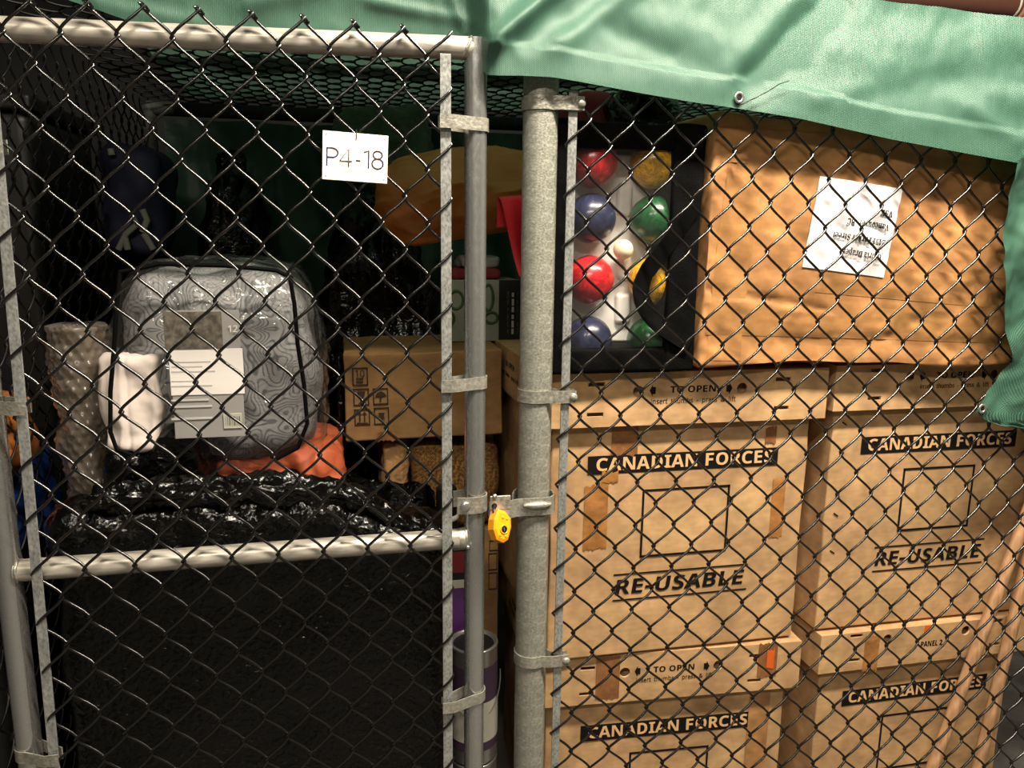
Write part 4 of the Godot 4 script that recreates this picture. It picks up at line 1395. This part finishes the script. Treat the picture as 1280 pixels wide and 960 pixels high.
	o = part("rear_tarp", s, M.tarp_dark)
	tag(o, "dark green tarp hanging across the back of the cage under the rear rail", "tarp")
	var bags := [["black_garbage_bag", "large black garbage bag between the comforter and the orange plastic roll", Vector2(380, 262), Vector2(560, 560), -0.64, 0.30, 211, 0.06], ["black_garbage_bag", "tall black garbage bag directly behind the comforter bag", Vector2(222, 210), Vector2(352, 560), -0.72, 0.26, 213, 0.07], ["black_garbage_bag", "black garbage bag at the rear left corner against the side mesh", Vector2(142, 330), Vector2(200, 560), -0.82, 0.24, 217, 0.05]]
	for g in bags:
		var k := lump(g[2], g[3], g[4], g[5])
		var tall: float = k[0].y + k[1].y / 2
		o = thing(g[0], g[1], "garbage bag", Vector3(k[0].x, 0, k[0].z), Basis(), "black garbage bags in the cage")
		s = Shape.new()
		var fold := crumple(0.020, 6.0, g[6], 0.014, 9.0)
		s.soft_box(Vector3(k[1].x, tall, g[5]), g[7], 4, 46, func(p: Vector3, n: Vector3): return fold.call(p, n) - Vector3(p.x * 0.5 * smoothstep(tall * 0.2, tall * 0.5, p.y), 0, 0), Transform3D(Basis(), Vector3(0, tall / 2, 0)))
		part("bag", s, M.black_plastic, o)
		s = Shape.new()
		var knot := noise(30.0, 2, FastNoiseLite.TYPE_SIMPLEX_SMOOTH, g[6])
		s.soft_box(Vector3(0.06, 0.06, 0.06), 0.028, 4, 8, func(p: Vector3, n: Vector3): return n * knot.get_noise_3dv(p) * 0.02, Transform3D(Basis(), Vector3(0, tall + 0.02, 0)))
		part("knot", s, M.black_plastic, o)
	# navy bag with grey straps on the rear left bag
	var nv := lump(Vector2(118, 180), Vector2(205, 326), -0.74, 0.18)
	o = thing("navy_duffel", "navy blue duffel with pale grey straps above the rear left garbage bag", "bag", nv[0] - Vector3(0, nv[1].y / 2, 0))
	s = Shape.new()
	s.soft_box(nv[1], 0.04, 4, 20, crumple(0.012, 8.0, 221), Transform3D(Basis(), Vector3(0, nv[1].y / 2, 0)))
	part("body", s, M.navy, o)
	for st in [[[178, 262], [184, 275], [178, 290]], [[165, 270], [172, 280], [158, 292], [148, 312]], [[156, 296], [160, 312]], [[180, 292], [192, 312]], [[138, 186], [140, 194]]]:
		var path := PackedVector3Array()
		for p in st:
			path.append(at(p[0], p[1], -0.728) - o.position)
		s = Shape.new()
		s.tube(path, 0.007, 8)
		part("strap", s, M.grey_web, o)
	# pale green plastic bundle near the back rail
	var gp := lump(Vector2(420, 134), Vector2(536, 236), -0.95, 0.12)
	o = thing("green_plastic_bundle", "crumpled olive green plastic bundle behind the number plate", "plastic bundle", gp[0] - Vector3(0, gp[1].y / 2, 0))
	s = Shape.new()
	s.soft_box(gp[1], 0.04, 4, 26, crumple(0.018, 7.0, 231, 0.010, 10.0), Transform3D(Basis(), Vector3(0, gp[1].y / 2, 0)))
	part("bundle", s, mat("olive_plastic", Color(0.36, 0.45, 0.34), 0.35, 0.0, {"normal": T.crease, "bump": 0.5, "scale": 4.0}), o)
	# orange plastic roll lying on the bags
	var op := lump(Vector2(474, 176), Vector2(700, 292), -0.44, 0.17)
	o = thing("orange_plastic_roll", "long orange brown plastic wrapped bundle lying high behind the gate stile", "bundle", op[0] - Vector3(0, op[1].y / 2, 0), Basis(Vector3.BACK, 0.05))
	s = Shape.new()
	var cr := crumple(0.010, 7.0, 241, 0.007, 11.0)
	s.soft_box(op[1], 0.07, 6, 44, func(p: Vector3, n: Vector3): return cr.call(Vector3(p.x * 0.5, p.y * 1.6, p.z), n) + Vector3(0, -0.018 * smoothstep(0.0, -0.15, p.x), 0), Transform3D(Basis(), Vector3(0, op[1].y / 2, 0)))
	part("bundle", s, M.orange_plastic, o)
	# printed box with round tools pictured, on the carton
	var gb := lump(Vector2(560, 350), Vector2(650, 414), -0.46, 0.13)
	o = thing("garden_tool_box", "white and black printed box with dark green loops pictured, on the marked carton", "box", Vector3(gb[0].x, a.y + 0.002, gb[0].z))
	s = Shape.new()
	var gh: float = gb[0].y + gb[1].y / 2 - a.y - 0.002
	s.box(Vector3(0, gh / 2, 0), Vector3(gb[1].x, gh, 0.13), 0.002)
	part("box", s, mat("box_pale", Color(0.55, 0.56, 0.50), 0.5), o)
	s = Shape.new()
	var pw := at(650, 380, -0.46).x - at(623, 380, -0.46).x
	s.box(Vector3(gb[1].x / 2 - pw / 2, gh / 2, 0.0654), Vector3(pw, gh, 0.001), 0.0003)
	part("dark_panel", s, M.black_print_box, o)
	for lp in [[610, 372, 0.010, 0.026], [614, 397, 0.013, 0.011], [570, 375, 0.014, 0.018], [560, 398, 0.012, 0.014]]:
		var path := PackedVector3Array()
		for i in 25:
			var g := TAU * i / 24.0
			path.append(at(lp[0], lp[1], -0.4592) - o.position + Vector3(cos(g) * lp[2], sin(g) * lp[3], 0))
		s = Shape.new()
		s.tube(path, 0.003, 6)
		part("pictured_loop", s, M.hose_green, o)
	for i in 3:                                                               # the small print is too blurred to read
		for k in 6:
			s = Shape.new()
			s.box(Vector3(gb[1].x / 2 - 0.026 + 0.010 * i, gh * (0.16 + 0.12 * k), 0.066), Vector3(0.0045 if i < 2 else 0.003, gh * (0.07 + 0.02 * ((k + i) % 3)), 0.0006), 0.0002)
			part("print_mark", s, M.text_grey if i == 1 else M.dull_pipe, o)
	# folded clothing on that box
	var fc := lump(Vector2(566, 322), Vector2(626, 351), -0.47, 0.11)
	o = thing("folded_clothes", "folded dark red and grey clothing on top of the printed tool box", "clothing", Vector3(fc[0].x, a.y + 0.002 + gh, fc[0].z))
	s = Shape.new()
	s.soft_box(Vector3(fc[1].x, fc[1].y * 0.5, 0.11), 0.008, 3, 14, crumple(0.004, 16.0, 251), Transform3D(Basis(), Vector3(0, fc[1].y * 0.25, 0)))
	part("red_fold", s, M.maroon_cloth, o)
	s = Shape.new()
	s.soft_box(Vector3(fc[1].x * 0.8, fc[1].y * 0.5, 0.10), 0.008, 3, 14, crumple(0.004, 16.0, 253), Transform3D(Basis(), Vector3(0.01, fc[1].y * 0.75, 0)))
	part("grey_fold", s, M.grey_web, o)
	# red cloth draped behind the post
	rows = []
	for i in 31:
		var row := PackedVector3Array()
		var t := i / 30.0
		for j in 17:
			var u := j / 16.0
			var y := lerpf(244.0 + 6.0 * (1.0 - u), 345.0, t)
			var x := lerpf(lerpf(624.0, 648.0, t), 700.0, u)
			row.append(at(x, y, -0.14) + Vector3(0, 0, 0.012 * sin(u * 9.0 + 1.0) * (0.3 + t) + 0.01 * cos(t * 4.0)))
		rows.append(row)
	for i in 8:                                                               # turned over the bag's top and down behind
		rows.insert(0, PackedVector3Array())
		for p in rows[1]:
			var back: Vector3 = p
			rows[0].append(back + (Vector3(0, 0.0015, -0.006) if i < 4 else Vector3(0, -0.012, -0.002)))
	s = Shape.new()
	s.grid(rows)
	o = part("red_cloth", s, M.red_cloth)
	tag(o, "bright red cloth with a folded edge showing just left of the thick post", "cloth")
	# things on the shelf of boxes above the ball bag
	var mc := lump(Vector2(728, 108), Vector2(772, 160), -0.30, 0.16)
	o = thing("maroon_bundle", "dark maroon cloth bundle behind the top of the ball bag", "cloth", Vector3(mc[0].x, 0.998, mc[0].z))
	s = Shape.new()
	var mh: float = mc[0].y + mc[1].y / 2 - 0.998
	s.soft_box(Vector3(mc[1].x + 0.03, mh, 0.16), 0.03, 4, 18, crumple(0.006, 9.0, 261), Transform3D(Basis(), Vector3(0, mh / 2, 0)))
	part("cloth", s, M.maroon_cloth, o)
	var bk := lump(Vector2(768, 112), Vector2(830, 200), -0.26, 0.20)
	o = thing("black_plastic_bundle", "crumpled black plastic bundle under the tarp between ball bag and taped carton", "plastic bundle", Vector3(bk[0].x, 0.998, -0.26))
	s = Shape.new()
	var bh: float = bk[0].y + bk[1].y / 2 - 0.998
	s.soft_box(Vector3(bk[1].x, bh, 0.18), 0.035, 4, 26, crumple(0.010, 8.0, 263, 0.007), Transform3D(Basis(), Vector3(0, bh / 2, 0)))
	part("bundle", s, M.black_plastic, o)

func small_things() -> void:
	# yellow padlock
	var c := at(623.5, 657, 0.034)
	var o := thing("padlock", "small yellow padlock hanging from the gate latch beside the post", "padlock", c)
	var b := Basis.from_euler(Vector3(-0.35, 0.42, -0.10))
	var hexa := PackedVector2Array([Vector2(-0.003, 0.0215), Vector2(0.008, 0.0175), Vector2(0.0158, 0.007), Vector2(0.0150, -0.004), Vector2(0.008, -0.0195), Vector2(0.000, -0.0225), Vector2(-0.0095, -0.0175), Vector2(-0.0130, -0.004), Vector2(-0.0105, 0.009)])
	hexa.reverse()
	for k in hexa.size():
		hexa[k] *= 1.1
	var s := Shape.new()
	# bevelled prism
	var rows := []
	for q in [[-0.010, 0.82], [-0.008, 1.0], [0.007, 1.0], [0.0098, 0.80]]:
		var ring := PackedVector3Array()
		for k in hexa.size() + 1:
			var v: Vector2 = hexa[k % hexa.size()] * q[1]
			ring.append(Vector3(v.x, v.y, q[0]))
		rows.append(ring)
	for k in hexa.size():                                                     # crisp edges: every facet on its own
		for q in 3:
			s.quad(rows[q][k + 1], rows[q][k], rows[q + 1][k], rows[q + 1][k + 1])
	for k in hexa.size():
		var v0 := hexa[k] * 0.80
		var v1 := hexa[(k + 1) % hexa.size()] * 0.80
		s.tri(Vector3(0, 0, 0.0098), Vector3(v1.x, v1.y, 0.0098), Vector3(v0.x, v0.y, 0.0098))
		v0 = hexa[k] * 0.82
		v1 = hexa[(k + 1) % hexa.size()] * 0.82
		s.tri(Vector3(0, 0, -0.010), Vector3(v0.x, v0.y, -0.010), Vector3(v1.x, v1.y, -0.010))
	part("body", s, M.yellow, o, Transform3D(b, Vector3.ZERO))
	s = Shape.new()
	s.lathe(PackedVector2Array([Vector2(0.0068, 0), Vector2(0.0068, 0.0018), Vector2(0.0052, 0.0022), Vector2(0.0050, 0.0006)]), 24, Transform3D(b * Basis(Vector3.RIGHT, PI / 2), b * Vector3(0.0015, -0.006, 0.0096)))
	part("key_collar", s, M.yellow, o)
	s = Shape.new()
	s.lathe(PackedVector2Array([Vector2(0.0051, 0.0), Vector2(0.0050, 0.0014), Vector2(0.0001, 0.0015)]), 24, Transform3D(b * Basis(Vector3.RIGHT, PI / 2), b * Vector3(0.0015, -0.006, 0.0096)))
	var key := part("key_cylinder", s, M.dark_steel, o, Transform3D(), "dark keyhole")
	s = Shape.new()
	s.box(b * Vector3(0.0015, -0.006, 0.0113), Vector3(0.0012, 0.005, 0.0006), 0.0002, b)
	part("keyway", s, M.steel, key)
	for q in [[0.002, 0.011], [0.0085, 0.0085], [-0.006, -0.013], [0.003, -0.0155]]:
		s = Shape.new()
		s.soft_box(Vector3(0.004, 0.004, 0.003), 0.0014, 2, 1, null, Transform3D(b, b * Vector3(q[0], q[1], 0.0098)))
		part("stud", s, M.yellow, o)
	s = Shape.new()
	var hole := at(618, 632.5, 0.014) - c
	s.tube(PackedVector3Array([Vector3(-0.005, 0.012, -0.004), Vector3(-0.006, 0.020, -0.008), hole + Vector3(0, 0.001, 0.004), hole + Vector3(0, 0.001, -0.008), Vector3(-0.011, 0.014, -0.026), Vector3(-0.010, 0.004, -0.020), Vector3(-0.008, -0.006, -0.008)]), 0.0026, 10)
	part("shackle", s, M.dark_steel, o)
	# two wooden poles leaning between mesh and boxes
	var n := 0
	for q in [[[1279, 655], [1165, 960], 0.0105, "thicker wooden pole leaning across the record box front"], [[1300, 640], [1222, 960], 0.0108, "second wooden pole, nearer the cage's right edge, beside the first pole"]]:
		var t0 := at(q[0][0], q[0][1], -0.028)
		var t1 := at(q[1][0], q[1][1], -0.028)
		var dir := (t0 - t1).normalized()
		var foot := t1 - dir * (t1.y / dir.y)
		var head := t0 + dir * (0.24 + 0.06 * n)
		o = thing("wooden_pole", q[3], "pole", foot, Basis(), "wooden poles")
		s = Shape.new()
		s.tube(PackedVector3Array([Vector3.ZERO, (head - foot) * 0.5, (head - foot) * 0.99, head - foot]), PackedFloat32Array([q[2], q[2], q[2], q[2] * 0.8]), 16)
		part("shaft", s, M.wood, o)
		n += 1
	# stacked paint cans and the tall black carton in the gap by the gate stile
	var pc := at(592, 800, -0.15)
	var foot := at(592, 938, -0.15).y
	for k in 2:
		var hh := pc.y - foot if k == 0 else foot - 0.004
		var y0 := foot if k == 0 else 0.0
		o = thing("paint_can", ["paint can with purple and white label and wire handle, behind the gate stile", "lower paint can with a bare silver rim, under the labelled can"][k], "paint can", Vector3(pc.x, y0, pc.z), Basis(), "paint cans by the gate")
		var rr := 0.042
		s = Shape.new()
		s.lathe(PackedVector2Array([Vector2(0.0001, 0), Vector2(rr, 0), Vector2(rr + 0.001, 0.003), Vector2(rr, 0.006), Vector2(rr, hh - 0.006), Vector2(rr + 0.0012, hh - 0.003), Vector2(rr, hh), Vector2(rr - 0.004, hh), Vector2(rr - 0.006, hh - 0.006), Vector2(0.0001, hh - 0.006)]), 32)
		part("can", s, M.steel, o)
		s = Shape.new()
		s.lathe(PackedVector2Array([Vector2(rr - 0.0062, hh - 0.0055), Vector2(0.0001, hh - 0.0055)]), 32)
		part("can_lid", s, M.dark_steel, o)
		s = Shape.new()
		s.lathe(PackedVector2Array([Vector2(rr + 0.0006, hh * 0.12), Vector2(rr + 0.0006, hh * 0.85)]), 32)
		part("label", s, M.dusk_purple if k == 0 else M.black_print_box, o)
		if k == 0:
			s = Shape.new()
			s.lathe(PackedVector2Array([Vector2(rr + 0.0012, hh * 0.20), Vector2(rr + 0.0012, hh * 0.55)]), 32)
			part("label_band", s, M.label_white, o)
			var path := PackedVector3Array()
			for i in 17:
				var g := PI * i / 16.0
				path.append(Vector3(cos(g) * (rr + 0.004), hh * 0.75 - sin(g) * 0.075, sin(g) * 0.030 + 0.01))
			s = Shape.new()
			s.tube(path, 0.0012, 6)
			part("wire_handle", s, M.steel, o)
	var tb := at(566, 690, -0.20)
	o = thing("slim_black_carton", "slim black carton with purple print in the gap between liner bin and stile", "box", Vector3(tb.x + 0.008, 0, -0.235))
	s = Shape.new()
	s.box(Vector3(0, tb.y / 2, 0), Vector3(0.055, tb.y, 0.05), 0.002)
	part("carton", s, M.black_print_box, o)
	for q in [[735, 790, "purple", 0.034], [725, 735, "label_white", 0.03], [806, 822, "label_white", 0.022], [690, 716, "maroon_cloth", 0.05]]:
		s = Shape.new()
		var y0 := at(572, q[0], -0.21).y
		var y1 := at(572, q[1], -0.21).y
		s.box(Vector3(0.004, (y0 + y1) / 2, 0.0252), Vector3(q[3], y0 - y1, 0.0008), 0.0002)
		part("print_patch", s, M[q[2]], o)
